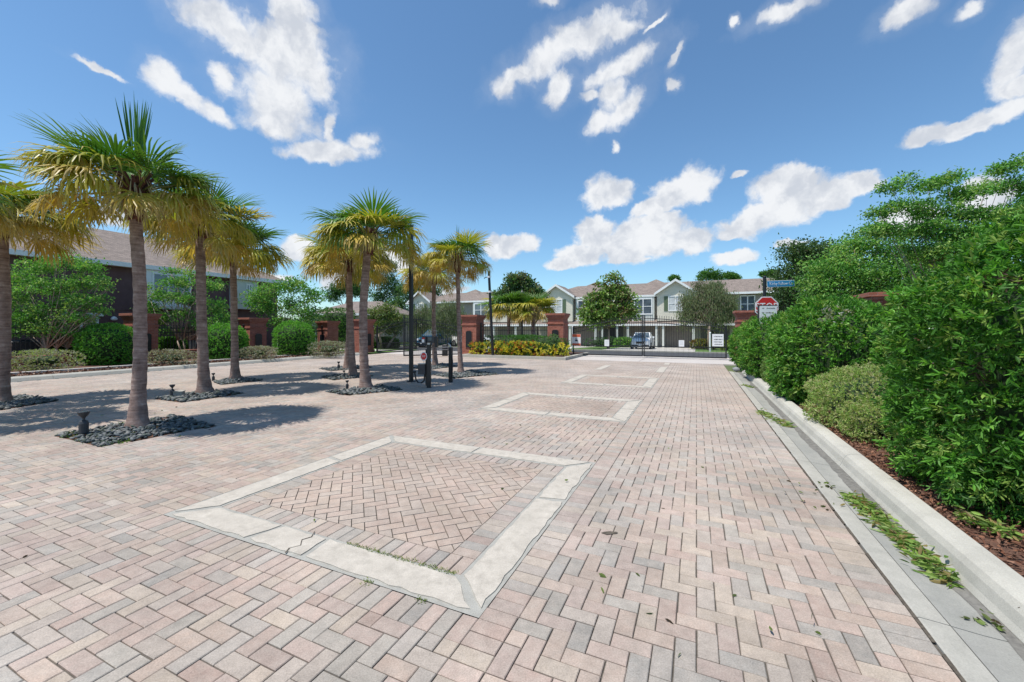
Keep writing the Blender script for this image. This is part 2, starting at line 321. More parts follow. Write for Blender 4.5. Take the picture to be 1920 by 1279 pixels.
class MB:
    def __init__(s): s.v = []; s.f = []; s.m = []
    def add(s, vs, fs, m=0):
        o = len(s.v); s.v += [tuple(p) for p in vs]; s.f += [tuple(i + o for i in f) for f in fs]; s.m += [m] * len(fs); return s
    def quad(s, *p, m=0): return s.add(p, [tuple(range(len(p)))], m)
    def box(s, x0, x1, y0, y1, z0, z1, m=0):
        if x0 > x1: x0, x1 = x1, x0
        if y0 > y1: y0, y1 = y1, y0
        return s.add([(x0, y0, z0), (x1, y0, z0), (x1, y1, z0), (x0, y1, z0), (x0, y0, z1), (x1, y0, z1), (x1, y1, z1), (x0, y1, z1)],
                     [(0, 3, 2, 1), (4, 5, 6, 7), (0, 1, 5, 4), (1, 2, 6, 5), (2, 3, 7, 6), (3, 0, 4, 7)], m)
    def bbox(s, x0, x1, y0, y1, z0, z1, b=.01, m=0):
        """box with chamfered vertical & top edges"""
        lo = [(x0 + b, y0), (x1 - b, y0), (x1, y0 + b), (x1, y1 - b), (x1 - b, y1), (x0 + b, y1), (x0, y1 - b), (x0, y0 + b)]
        cx, cy = (x0 + x1) / 2, (y0 + y1) / 2
        inn = [(px + (cx - px) / max(abs(cx - px), 1e-6) * b, py + (cy - py) / max(abs(cy - py), 1e-6) * b) for px, py in lo]
        vs = [(a, c, z0) for a, c in lo] + [(a, c, z1 - b) for a, c in lo] + [(a, c, z1) for a, c in inn]
        fs = [tuple(reversed(range(8)))] + [(i, (i + 1) % 8, 8 + (i + 1) % 8, 8 + i) for i in range(8)] + [(8 + i, 8 + (i + 1) % 8, 16 + (i + 1) % 8, 16 + i) for i in range(8)] + [tuple(range(16, 24))]
        return s.add(vs, fs, m)
    def tube(s, pts, rad, n=8, m=0, caps=True):
        pts = [Vector(p) for p in pts]
        if isinstance(rad, (int, float)): rad = [rad] * len(pts)
        rings = []; ref = None
        for i, p in enumerate(pts):
            d = (pts[min(i + 1, len(pts) - 1)] - pts[max(i - 1, 0)]).normalized()
            if ref is None: ref = Vector((1, 0, 0)) if abs(d.x) < .9 else Vector((0, 1, 0))
            a = d.cross(ref).normalized(); b = d.cross(a).normalized(); ref = b.cross(d) if False else ref
            rings.append([p + (a * math.cos(2 * math.pi * k / n) + b * math.sin(2 * math.pi * k / n)) * rad[i] for k in range(n)])
        vs = [q for r in rings for q in r]
        fs = [(i * n + k, i * n + (k + 1) % n, (i + 1) * n + (k + 1) % n, (i + 1) * n + k) for i in range(len(pts) - 1) for k in range(n)]
        if caps: fs += [tuple(reversed(range(n))), tuple((len(pts) - 1) * n + k for k in range(n))]
        return s.add(vs, fs, m)
    def lathe(s, prof, c=(0, 0, 0), n=16, m=0):
        vs = [(c[0] + r * math.cos(2 * math.pi * k / n), c[1] + r * math.sin(2 * math.pi * k / n), c[2] + z) for r, z in prof for k in range(n)]
        fs = [(i * n + k, i * n + (k + 1) % n, (i + 1) * n + (k + 1) % n, (i + 1) * n + k) for i in range(len(prof) - 1) for k in range(n)]
        fs += [tuple(reversed(range(n))), tuple((len(prof) - 1) * n + k for k in range(n))]
        return s.add(vs, fs, m)
    def prism(s, poly, y0, y1, m=0):
        """poly in (x,z), extruded along y"""
        n = len(poly)
        vs = [(x, y0, z) for x, z in poly] + [(x, y1, z) for x, z in poly]
        fs = [tuple(range(n)), tuple(reversed(range(n, 2 * n)))] + [(i, n + i, n + (i + 1) % n, (i + 1) % n) for i in range(n)]
        return s.add(vs, fs, m)
    def xprism(s, poly, x0, x1, m=0):
        n = len(poly)
        vs = [(x0, y, z) for y, z in poly] + [(x1, y, z) for y, z in poly]
        fs = [tuple(range(n)), tuple(reversed(range(n, 2 * n)))] + [(i, n + i, n + (i + 1) % n, (i + 1) % n) for i in range(n)]
        return s.add(vs, fs, m)
    def build(s, name, mats, parent=None, smooth=False, loc=None, rz=None):
        me = bpy.data.meshes.new(name); me.from_pydata(s.v, [], s.f)
        for m_ in (mats if isinstance(mats, (list, tuple)) else [mats]): me.materials.append(m_)
        me.polygons.foreach_set('material_index', s.m); me.polygons.foreach_set('use_smooth', [smooth] * len(s.f))
        me.update()
        uvl = me.uv_layers.new(name='UVMap'); co = np.empty(len(me.vertices) * 3, np.float32); me.vertices.foreach_get('co', co); co = co.reshape(-1, 3)
        uv = np.zeros((len(me.loops), 2), np.float32)
        for p in me.polygons:
            n_ = p.normal; ls = list(p.loop_indices); vi = list(p.vertices); c = co[vi]
            if abs(n_.z) > .97: uv[ls] = c[:, :2]
            else:
                t = Vector((0, 0, 1)).cross(n_); t = t.normalized(); b = n_.cross(t)
                uv[ls, 0] = c @ np.array(t); uv[ls, 1] = c @ np.array(b)
        uvl.data.foreach_set('uv', uv.ravel())
        import bmesh
        bm = bmesh.new(); bm.from_mesh(me); bmesh.ops.recalc_face_normals(bm, faces=bm.faces); bm.to_mesh(me); bm.free()
        o = bpy.data.objects.new(name, me); link(o, parent)
        if loc is not None: o.location = loc
        if rz is not None: o.rotation_euler = (0, 0, rz)
        return o
def obj(name, me, parent=None):
    return link(bpy.data.objects.new(name, me), parent)
def struct(o): o['kind'] = 'structure'; return o

def dup(root, loc, rz, label=None, group=None):
    r = root.copy(); C.objects.link(r); r.location = loc; r.rotation_euler = (0, 0, rz)
    if label: r['label'] = label
    if group: r['group'] = group
    for ch in list(root.children):
        c = ch.copy(); C.objects.link(c); c.parent = r
        for g in ch.children:
            d = g.copy(); C.objects.link(d); d.parent = c
    return r

# ------------------------------------------------------------------ ground and paving
mb = MB()
us = [-600, 29.8, 44, 1500]; zs = [-.06, -.06, -.42, -.42]
for i in range(3):
    mb.quad(W(us[i], -900, zs[i]), W(us[i], 900, zs[i]), W(us[i + 1], 900, zs[i + 1]), W(us[i + 1], -900, zs[i + 1]))
struct(mb.build('ground', M['land']))

def pts_in(poly, x, y):
    inside = np.zeros(len(x), bool); n = len(poly)
    for i in range(n):
        x0, y0 = poly[i]; x1, y1 = poly[(i + 1) % n]
        c = ((y0 > y) != (y1 > y)) & (x < (x1 - x0) * (y - y0) / ((y1 - y0) or 1e-9) + x0)
        inside ^= c
    return inside
BEDS = [  # pixel outlines of the pebble beds, unprojected onto the ground
 [(103, 817), (187, 838), (405, 799), (325, 780)],
 [(288, 748), (343, 755), (455, 738), (400, 731)],
 [(402, 717), (415, 722), (495, 713), (440, 707)],
 [(-90, 762), (-40, 776), (108, 752), (40, 742)],
 [(612, 735), (652, 742), (755, 731), (712, 723)],
 [(602, 707), (625, 713), (700, 706), (668, 699)],
 [(600, 692), (620, 696), (700, 689), (668, 685)],
 [(772, 690), (800, 694), (858, 687), (830, 682)],
 [(812, 703), (850, 710), (935, 702), (885, 695)],
]
BEDUV = [[GUV(*p) for p in b] for b in BEDS]
FRAMES = [(2.0, 4.9, -4.2, -1.1), (7.2, 9.6, -4.0, -1.1), (11.7, 14.2, -3.7, -1.1)]
PU0, PU1, PV0, PV1 = -3.0, 21.0, -18.8, 1.1
PAL = np.array([(.455, .365, .335), (.46, .375, .33), (.455, .405, .35), (.42, .345, .325), (.43, .40, .375), (.36, .365, .35), (.39, .385, .375), (.30, .315, .315), (.42, .32, .29), (.47, .41, .355)])
PAL = (PAL * .68 + PAL.mean(0) * .32) * np.array([.91, .845, .765])
PALP = np.array([.18, .16, .14, .12, .1, .09, .08, .05, .05, .03])
RECTS = []      # (u0,u1,v0,v1)
def field():
    s = .1
    nu = int(round((PU1 - PU0) / s)); nv = int(round((PV1 - .2 - PV0) / s))
    occ = np.ones((nu, nv), bool)
    ci, cj = np.meshgrid(np.arange(nu), np.arange(nv), indexing='ij')
    cu = PU0 + (ci + .5) * s; cv = PV0 + (cj + .5) * s
    for (a, b, c, d) in FRAMES: occ &= ~((cu > a) & (cu < b) & (cv > c) & (cv < d))
    occ &= ~((cv > -1.1) & (cv < -.9))                           # soldier course along the lane
    occ &= ~((cu > 1.8) & (cu < 2.0) & (cv > -4.4) & (cv < -.9))
    occ &= ~((cv > -4.4) & (cv < -4.2) & (cu > 1.8) & (cu < 7.0))
    for b in BEDUV:
        occ &= ~pts_in(b, cu.ravel(), cv.ravel()).reshape(nu, nv)
    occ &= ~((cu > 16.1) & (cu < 18.3) & (((cv > -1.4) & (cv < -1.1)) | ((cv > -3.7) & (cv < -3.4))))
    k = (ci - cj) % 4
    for typ, (du, dv) in ((0, (1, 0)), (3, (0, 1))):
        I, J = np.where(k == typ)
        for i, j in zip(I, J):
            i2, j2 = i + du, j + dv
            a = occ[i, j]; b = i2 < nu and j2 < nv and occ[i2, j2]
            if a and b: RECTS.append((PU0 + i * s, PU0 + (i2 + 1) * s, PV0 + j * s, PV0 + (j2 + 1) * s))
            elif a: RECTS.append((PU0 + i * s, PU0 + (i + 1) * s, PV0 + j * s, PV0 + (j + 1) * s))
            elif b: RECTS.append((PU0 + i2 * s, PU0 + (i2 + 1) * s, PV0 + j2 * s, PV0 + (j2 + 1) * s))
    # second halves whose partner lies outside the grid are skipped (edge only)
    for i in range(nu):
        u = PU0 + i * s
        RECTS.append((u, u + s, .9, 1.1)); RECTS.append((u, u + s, -1.1, -.9))
    v = -4.4
    while v < -1.11: RECTS.append((1.8, 2.0, v, v + s)); v += s
    u = 2.0
    while u < 6.99: RECTS.append((u, u + s, -4.4, -4.2)); u += s
    for (a, b, c, d) in FRAMES:      # soldier course inside each concrete frame
        a, b, c, d = a + .3, b - .3, c + .3, d - .3
        v = c
        while v < d - .01:
            e = min(v + s, d); RECTS.append((a, a + .2, v, e)); RECTS.append((b - .2, b, v, e)); v += s
        u = a + .2
        while u < b - .21:
            e = min(u + s, b - .2); RECTS.append((u, e, c, c + .2)); RECTS.append((u, e, d - .2, d)); u += s
field()
A = np.array(RECTS)
n = len(A)
def brickcols(n, cu, cv):
    idx = rng.choice(len(PAL), n, p=PALP)
    c = PAL[idx] * rng.uniform(.88, 1.1, (n, 1))
    far = np.clip((cu - 3) / 9, 0, 1)[:, None]      # colours blend towards one even warm tone further up the lane
    mean = np.array([.405, .335, .285])
    c = c * (1 - .55 * far) + mean * .55 * far
    gr = np.clip(np.sin(cu * .9 + 1.3) * np.sin(cv * 1.1 + .4) * .5 + .2, 0, 1)[:, None] * .35
    grey = c.mean(1, keepdims=True)
    return c * (1 - gr) + grey * gr
cu, cv = (A[:, 0] + A[:, 1]) / 2, (A[:, 2] + A[:, 3]) / 2
col = brickcols(n, cu, cv)
g = .0027; bv = .004
jz = rng.uniform(-.0012, .0012, (n, 4)); jo = rng.uniform(-.0022, .0022, (n, 2))
def ring(ins, z):
    u0, u1, v0, v1 = A[:, 0] + ins + jo[:, 0], A[:, 1] - ins + jo[:, 0], A[:, 2] + ins + jo[:, 1], A[:, 3] - ins + jo[:, 1]
    us_ = np.stack([u0, u1, u1, u0], 1); vs_ = np.stack([v0, v0, v1, v1], 1)
    return np.stack([S_ * us_ + C_ * vs_, C_ * us_ - S_ * vs_, np.broadcast_to(z, us_.shape)], 2)
ztop = .0 + jz
V = np.concatenate([ring(g + bv, ztop), ring(g, ztop - bv), ring(g, np.full((n, 4), -.02))], 1)   # n,12,3
base = (np.arange(n) * 12)[:, None]
top = base + np.array([0, 3, 2, 1])
P = [top]
for r_ in (0, 4):
    for k in range(4): P.append(base + np.array([r_ + k, r_ + (k + 1) % 4, r_ + 4 + (k + 1) % 4, r_ + 4 + k]))
me = arrmesh('brick_paving', V.reshape(-1, 3), P, M['paver'], col=np.repeat(col, 12, 0))
struct(obj('brick_paving', me))
mb = MB(); mb.quad(W(PU0, PV0, -.011), W(PU0, PV1 + .014, -.011), W(PU1, PV1 + .014, -.011), W(PU1, PV0, -.011))
struct(mb.build('joint_sand', M['sand']))

# 45 degree herringbone inside the frames
def clip(poly, a, b, c, d):
    for (ax, val, sg) in ((0, a, 1), (0, b, -1), (1, c, 1), (1, d, -1)):
        out = []
        for i in range(len(poly)):
            p, q = poly[i], poly[(i + 1) % len(poly)]
            ip, iq = (p[ax] - val) * sg >= 0, (q[ax] - val) * sg >= 0
            if ip: out.append(p)
            if ip != iq:
                t = (val - p[ax]) / (q[ax] - p[ax]); out.append((p[0] + t * (q[0] - p[0]), p[1] + t * (q[1] - p[1])))
        poly = out
        if not poly: return poly
    return poly
mbv, mbf, mbc = [], [], []
for fi, (a, b, c, d) in enumerate(FRAMES):
    a, b, c, d = a + .5, b - .5, c + .5, d - .5
    cx, cy = (a + b) / 2, (c + d) / 2; q = math.sqrt(.5); s = .1
    for i in range(-30, 30):
        for j in range(-30, 30):
            k = (i - j) % 4
            if k == 0: r = (i, i + 2, j, j + 1)
            elif k == 3: r = (i, i + 1, j, j + 2)
            else: continue
            x0, x1, y0, y1 = [t * s for t in r]; gg = .004
            rc = [(x0 + gg, y0 + gg), (x1 - gg, y0 + gg), (x1 - gg, y1 - gg), (x0 + gg, y1 - gg)]
            rc = [(cx + (x - y) * q, cy + (x + y) * q) for x, y in rc]
            rc = clip(rc, a, b, c, d)
            if len(rc) < 3: continue
            o = len(mbv); m_ = len(rc); z = random.uniform(-.001, .001)
            mbv += [W(u, v, z) for u, v in rc] + [W(u, v, -.02) for u, v in rc]
            mbf.append(tuple(o + t for t in range(m_)))
            mbf += [(o + t, o + (t + 1) % m_, o + m_ + (t + 1) % m_, o + m_ + t) for t in range(m_)]
            t = PAL[rng.choice(len(PAL), p=PALP)] * random.uniform(.9, 1.1); w = np.array([.40, .31, .25]); t = t * .42 + w * .58
            mbc += [tuple(t)] * (2 * m_)
me = bpy.data.meshes.new('herringbone_inlay'); me.from_pydata(mbv, [], mbf); me.materials.append(M['paver'])
a_ = me.color_attributes.new('col', 'FLOAT_COLOR', 'POINT'); cc = np.ones((len(mbv), 4), np.float32); cc[:, :3] = mbc; a_.data.foreach_set('color', cc.ravel())
struct(obj('herringbone_inlay', me))

# concrete frames: mortar bed with irregular white slabs on top
mo, sl_ = MB(), MB()
def slab(u0, u1, v0, v1, nz_=.012):
    """irregular outlined slab"""
    pts = []
    def edge(p, q):
        Ln = math.hypot(q[0] - p[0], q[1] - p[1]); k = max(2, int(Ln / .09))
        for t in range(k):
            f = t / k; pts.append((p[0] + (q[0] - p[0]) * f + random.uniform(-nz_, nz_) * .6, p[1] + (q[1] - p[1]) * f + random.uniform(-nz_, nz_) * .6))
    cs = [(u0, v0), (u1, v0), (u1, v1), (u0, v1)]
    for i in range(4): edge(cs[i], cs[(i + 1) % 4])
    o = [W(u, v, .006) for u, v in pts]; lo = [W(u, v, -.03) for u, v in pts]; k = len(o)
    cx, cy = (u0 + u1) / 2, (v0 + v1) / 2
    sl_.add(o + lo, [tuple(range(k))] + [(i, (i + 1) % k, k + (i + 1) % k, k + i) for i in range(k)])
def poly_slab(corners, nz_=.022):
    pts = []
    for i in range(len(corners)):
        p, q = corners[i], corners[(i + 1) % len(corners)]
        Ln = math.hypot(q[0] - p[0], q[1] - p[1]); k = max(2, int(Ln / .08))
        for t in range(k):
            f = t / k; pts.append((p[0] + (q[0] - p[0]) * f + random.uniform(-nz_, nz_) * .5, p[1] + (q[1] - p[1]) * f + random.uniform(-nz_, nz_) * .5))
    o = [W(u, v, .006) for u, v in pts]; lo = [W(u, v, -.03) for u, v in pts]; k = len(o)
    sl_.add(o + lo, [tuple(range(k))] + [(i, (i + 1) % k, k + (i + 1) % k, k + i) for i in range(k)])
def frame(a, b, c, d, splits, w=.3, corner_gap=.026):
    z = -.001; e = .006
    for (u0, u1, v0, v1) in ((a, b, c, c + w), (a, b, d - w, d), (a, a + w, c + w, d - w), (b - w, b, c + w, d - w)):
        mo.add([W(u0 + e * 0, v0, z), W(u1, v0, z), W(u1, v1, z), W(u0, v1, z)], [(0, 1, 2, 3)])
    i = .03; gp = corner_gap
    sides = {
      'front': [((a + i), None)], }
    # mitred trapezoids, cut at split fractions
    def side(P0, P1, Q0, Q1, fr):
        # outer edge P0->P1, inner edge Q0->Q1
        fs = [0] + fr + [1]
        for k in range(len(fs) - 1):
            f0, f1 = fs[k], fs[k + 1]
            L_ = math.hypot(P1[0] - P0[0], P1[1] - P0[1]); g0 = (gp / L_ if k else gp * 1.6 / L_); g1 = (gp / L_ if k < len(fs) - 2 else gp * 1.6 / L_)
            f0 += g0; f1 -= g1
            lerp = lambda A_, B_, t: (A_[0] + (B_[0] - A_[0]) * t, A_[1] + (B_[1] - A_[1]) * t)
            poly_slab([lerp(P0, P1, f0), lerp(P0, P1, f1), lerp(Q0, Q1, f1), lerp(Q0, Q1, f0)])
    o = [(a + i, c + i), (b - i, c + i), (b - i, d - i), (a + i, d - i)]
    n_ = [(a + w - i, c + w - i), (b - w + i, c + w - i), (b - w + i, d - w + i), (a + w - i, d - w + i)]
    side(o[3], o[0], n_[3], n_[0], splits[0])      # near side
    side(o[0], o[1], n_[0], n_[1], splits[1])      # left side
    side(o[1], o[2], n_[1], n_[2], splits[2])      # far side
    side(o[2], o[3], n_[2], n_[3], splits[3])      # right side
frame(*FRAMES[0], [[.46, .66], [.6], [.5], [.42]])
frame(*FRAMES[1], [[.5], [.5], [.3, .55], [.5]])
frame(*FRAMES[2], [[.5], [.5], [.5], [.5]])
for (v0, v1) in ((-1.4, -1.1), (-3.7, -3.4)):
    mo.add([W(16.1, v0, -.001), W(18.3, v0, -.001), W(18.3, v1, -.001), W(16.1, v1, -.001)], [(0, 1, 2, 3)])
    poly_slab([(16.13, v0 + .02), (18.28, v0 + .02), (18.28, v1 - .02), (16.13, v1 - .02)])
poly_slab([(19.6, -1.35), (20.6, -1.35), (20.6, -1.12), (19.6, -1.12)])
struct(mo.build('mortar_bed', M['mortar'])); struct(sl_.build('concrete_band', M['band']))

# right gutter and kerb (extruded profile along u), a joint every 3 m
def extrude(prof, u0, u1, mat, name, step=3.0, parent=None, v0=0):
    k = MB(); u = u0
    while u < u1 - .01:
        e = min(u + step, u1) - .008
        A_ = [W(u, v0 + v, z) for v, z in prof]; B_ = [W(e, v0 + v, z) for v, z in prof]; n_ = len(prof)
        k.add(A_ + B_, [(i, i + 1, n_ + i + 1, n_ + i) for i in range(n_ - 1)] + [tuple(range(n_)), tuple(range(2 * n_ - 1, n_ - 1, -1))]); u += step
    return k.build(name, mat)
struct(extrude([(1.115, -.1), (1.115, .002), (1.125, .006), (1.25, -.004), (1.255, -.1)], -3, 17.5, M['edge'], 'gutter_edge_band'))
struct(extrude([(1.255, -.1), (1.257, -.006), (1.38, -.018), (1.48, -.022), (1.53, -.018), (1.532, -.1)], -3, 17.5, M['gutter'], 'gutter'))
struct(extrude([(1.532, -.1), (1.534, -.016), (1.555, .02), (1.575, .08), (1.60, .118), (1.64, .138), (1.69, .142), (1.755, .138), (1.775, .12), (1.777, -.1)], -3, 17.5, M['kerb'], 'kerb'))
mb = MB(); u = -2.0
while u < 17.4:
    L_ = random.uniform(.05, .3); w0 = random.uniform(.0, .003); w1 = random.uniform(.0, .004)
    mb.add([W(u, 1.099 - w0, .0015), W(u + L_, 1.099 - w1, .0015), W(u + L_, 1.113 + w1, .003), W(u, 1.113 + w0, .003)], [(0, 1, 2, 3)]); u += L_ + (random.uniform(0, .25) if random.random() < .3 else 0)
struct(mb.build('dirt_line', M['soil']))
mb = MB(); u = -2.0; w1 = .02
while u < 17.4:
    L_ = random.uniform(.04, .12); w0, w1 = w1, min(.06, max(.0, w1 + random.uniform(-.014, .014)))
    mb.add([W(u, 1.478 - w0, -.0185), W(u + L_, 1.478 - w1, -.0185), W(u + L_, 1.527, -.0145), W(u, 1.527, -.0145)], [(0, 1, 2, 3)]); u += L_
struct(mb.build('gutter_silt', M['silt']))
mb = MB(); zz = .0095
pts = [(2.0, -2.665), (2.06, -2.70), (2.12, -2.66), (2.18, -2.72), (2.24, -2.69), (2.31, -2.74)]
for k in range(5):
    a_, b_ = pts[k], pts[k + 1]; q = random.uniform(.002, .006)
    mb.add([W(a_[0], a_[1] - q, zz), W(b_[0], b_[1] - q, zz), W(b_[0], b_[1] + q, zz), W(a_[0], a_[1] + q, zz)], [(0, 1, 2, 3)])
struct(mb.build('crack', M['soil']))
mb = MB(); o_ = G(1143, 1000); q_ = [(.052 * random.uniform(.6, 1.2) * math.cos(k * .52) * 1.1, .032 * random.uniform(.6, 1.2) * math.sin(k * .52)) for k in range(12)]
mb.add([(o_[0] + x, o_[1] + y, .0045) for x, y in q_], [tuple(range(12))]); struct(mb.build('oil_stain', M['soil']))
# planting bed right
mb = MB()
for i in range(60):
    for j in range(20):
        u0, u1 = -3 + i * .4, -3 + (i + 1) * .4; v0, v1 = 1.77 + j * .35, 1.77 + (j + 1) * .35
        hz = lambda u, v: .085 + .03 * math.sin(u * 3.1) * math.cos(v * 4.3) + min(.12, (v - 1.75) * .08)
        mb.quad(W(u0, v0, hz(u0, v0)), W(u1, v0, hz(u1, v0)), W(u1, v1, hz(u1, v1)), W(u0, v1, hz(u0, v1)))
struct(mb.build('mulch_bed', M['mulch']))
# left kerb, planting bed
struct(extrude([(-18.84, -.1), (-18.84, .0), (-18.9, .1), (-18.96, .14), (-19.08, .14), (-19.1, -.1)], -6, 19.2, M['kerb'], 'kerb'))
mb = MB(); mb.quad(W(-6, -30, .1), W(-6, -19.09, .1), W(20.6, -19.09, .1), W(20.6, -30, .1)); struct(mb.build('mulch_bed', M['mulch']))
struct(extrude([(-20.0, .05), (-20.0, .2), (-20.2, .2), (-20.2, .05)], -4, 19, M['drive'], 'edging_strip', 1.6))
# entrance island between the lanes
mb = MB(); mb.box(-12.1, -6.3, 20.45, 25.5, -.05, .12)
struct(mb.build('mulch_bed', M['mulch'], rz=ROT))
mb = MB(); mb.box(-12.3, -6.1, 20.25, 20.45, -.05, .15); mb.box(-12.3, -12.1, 20.45, 25.5, -.05, .15); mb.box(-6.3, -6.1, 20.45, 25.4, -.05, .15)
struct(mb.build('kerb', M['kerb'], rz=ROT))
# concrete apron under the gates, street, far lawns and driveways
mb = MB()
for (v0, v1) in ((-18.9, -12.31), (-6.09, -2.6), (-2.58, 1.9)):
    mb.box(v0, v1, 21.01 if v1 > -6 else 21.01, 25.5, -.08, -.002)
struct(mb.build('apron', M['strip'], rz=ROT))
mb = MB(); mb.box(-120, 60, 25.52, 30.0, -.06, -.004); struct(mb.build('street', M['asphalt'], rz=ROT))
mb = MB(); mb.xprism([(30.0, -.1), (30.0, .07), (30.3, .07), (30.3, -.1)], -120, 60); struct(mb.build('kerb', M['kerb'], rz=ROT))
def slope(u): return -.02 - .33 * max(0, min(1, (u - 30.3) / 13.7))
mb = MB(); mb.quad((-120, 30.31, slope(30.3)), (60, 30.31, slope(30.3)), (60, 47, -.35), (-120, 47, -.35)); struct(mb.build('lawn', M['grass'], rz=ROT))
for (a, b) in ((-13.4, -9.9), (-6.9, -.1), (4.6, 8.4), (-26.5, -22.6), (-32, -29), (-19.8, -16.9)):
    mb = MB(); mb.quad((a, 30.31, slope(30.3) + .02), (b, 30.31, slope(30.3) + .02), (b, 46, -.33), (a, 46, -.33)); struct(mb.build('driveway', M['drive'], rz=ROT))
mb = MB(); mb.quad((-26, 20.61, .03), (-19.15, 20.61, .03), (-19.15, 25.5, .03), (-26, 25.5, .03)); struct(mb.build('lawn', M['grass'], rz=ROT))
mb = MB(); mb.quad((-45, 23.0, .045), (-19.16, 23.0, .045), (-19.16, 24.3, .045), (-45, 24.3, .045)); struct(mb.build('sidewalk', M['drive'], rz=ROT))
mb = MB(); mb.quad((1.95, 17.5, .02), (12, 17.5, .02), (12, 25.5, .02), (1.95, 25.5, .02)); struct(mb.build('mulch_bed', M['mulch'], rz=ROT))

# ------------------------------------------------------------------ leaves
def unit(a): return a / np.maximum(np.linalg.norm(a, axis=-1, keepdims=True), 1e-9)
def leafcloud(P, D, L, Wd, col, fold=.25, six=False):
    """P base points, D directions (n,3), L lengths, Wd widths, col (n,3) -> verts, polys, colours"""
    n = len(P); D = unit(D); L = np.broadcast_to(L, (n,))[:, None]; Wd = np.broadcast_to(Wd, (n,))[:, None]
    Rn = unit(rng.normal(size=(n, 3))); S = unit(np.cross(D, Rn)); Nn = np.cross(S, D)
    tip = P + D * L
    if six:
        l1 = P + D * L * .3 + S * Wd * .42 + Nn * Wd * fold; l2 = P + D * L * .68 + S * Wd * .42 + Nn * Wd * fold
        r1 = P + D * L * .3 - S * Wd * .42 + Nn * Wd * fold; r2 = P + D * L * .68 - S * Wd * .42 + Nn * Wd * fold
        V = np.stack([P, r1, r2, tip, l2, l1], 1).reshape(-1, 3); b = (np.arange(n) * 6)[:, None]
        return V, [b + np.array([0, 1, 2, 3]), b + np.array([0, 3, 4, 5])], np.repeat(col, 6, 0)
    l = P + D * L * .45 + S * Wd * .5 + Nn * Wd * fold; r = P + D * L * .45 - S * Wd * .5 + Nn * Wd * fold
    V = np.stack([P, r, tip, l], 1).reshape(-1, 3); b = (np.arange(n) * 4)[:, None]
    return V, [b + np.array([0, 1, 2]), b + np.array([0, 2, 3])], np.repeat(col, 4, 0)
def leafobj(name, V, P, col, parent=None, mat='leaf'):
    return obj(name, arrmesh(name, V, P, M[mat], col=col), parent)
def palette(cols, n, jit=.18):
    cols = np.array(cols); c = cols[rng.integers(0, len(cols), n)]
    return c * rng.uniform(1 - jit, 1 + jit, (n, 1))
GREEN_HEDGE = [(.045, .13, .016), (.06, .165, .02), (.08, .215, .028), (.03, .09, .012), (.12, .26, .04), (.035, .11, .014), (.16, .24, .05)]
GREEN_BALL = [(.06, .17, .02), (.08, .22, .03), (.11, .27, .04), (.045, .12, .018)]
SAGE = [(.155, .215, .06), (.19, .26, .08), (.125, .19, .05), (.22, .27, .11)]
MYRTLE = [(.045, .12, .022), (.065, .16, .03), (.095, .21, .04), (.035, .09, .02), (.13, .24, .05)]
OLIVE = [(.10, .13, .06), (.14, .17, .08), (.08, .105, .05), (.18, .2, .11)]
DARK = [(.02, .055, .022), (.03, .075, .026), (.045, .1, .03), (.06, .11, .04)]
TW = [(.06, .04, .03), (.1, .07, .05), (.04, .07, .02)]
CROTON = [(.42, .36, .03), (.5, .42, .05), (.3, .3, .04), (.09, .16, .03), (.46, .40, .05), (.06, .12, .03), (.36, .34, .05), (.36, .12, .03)]
GREY = [(.26, .25, .2), (.34, .33, .27), (.22, .19, .15), (.2, .22, .13)]

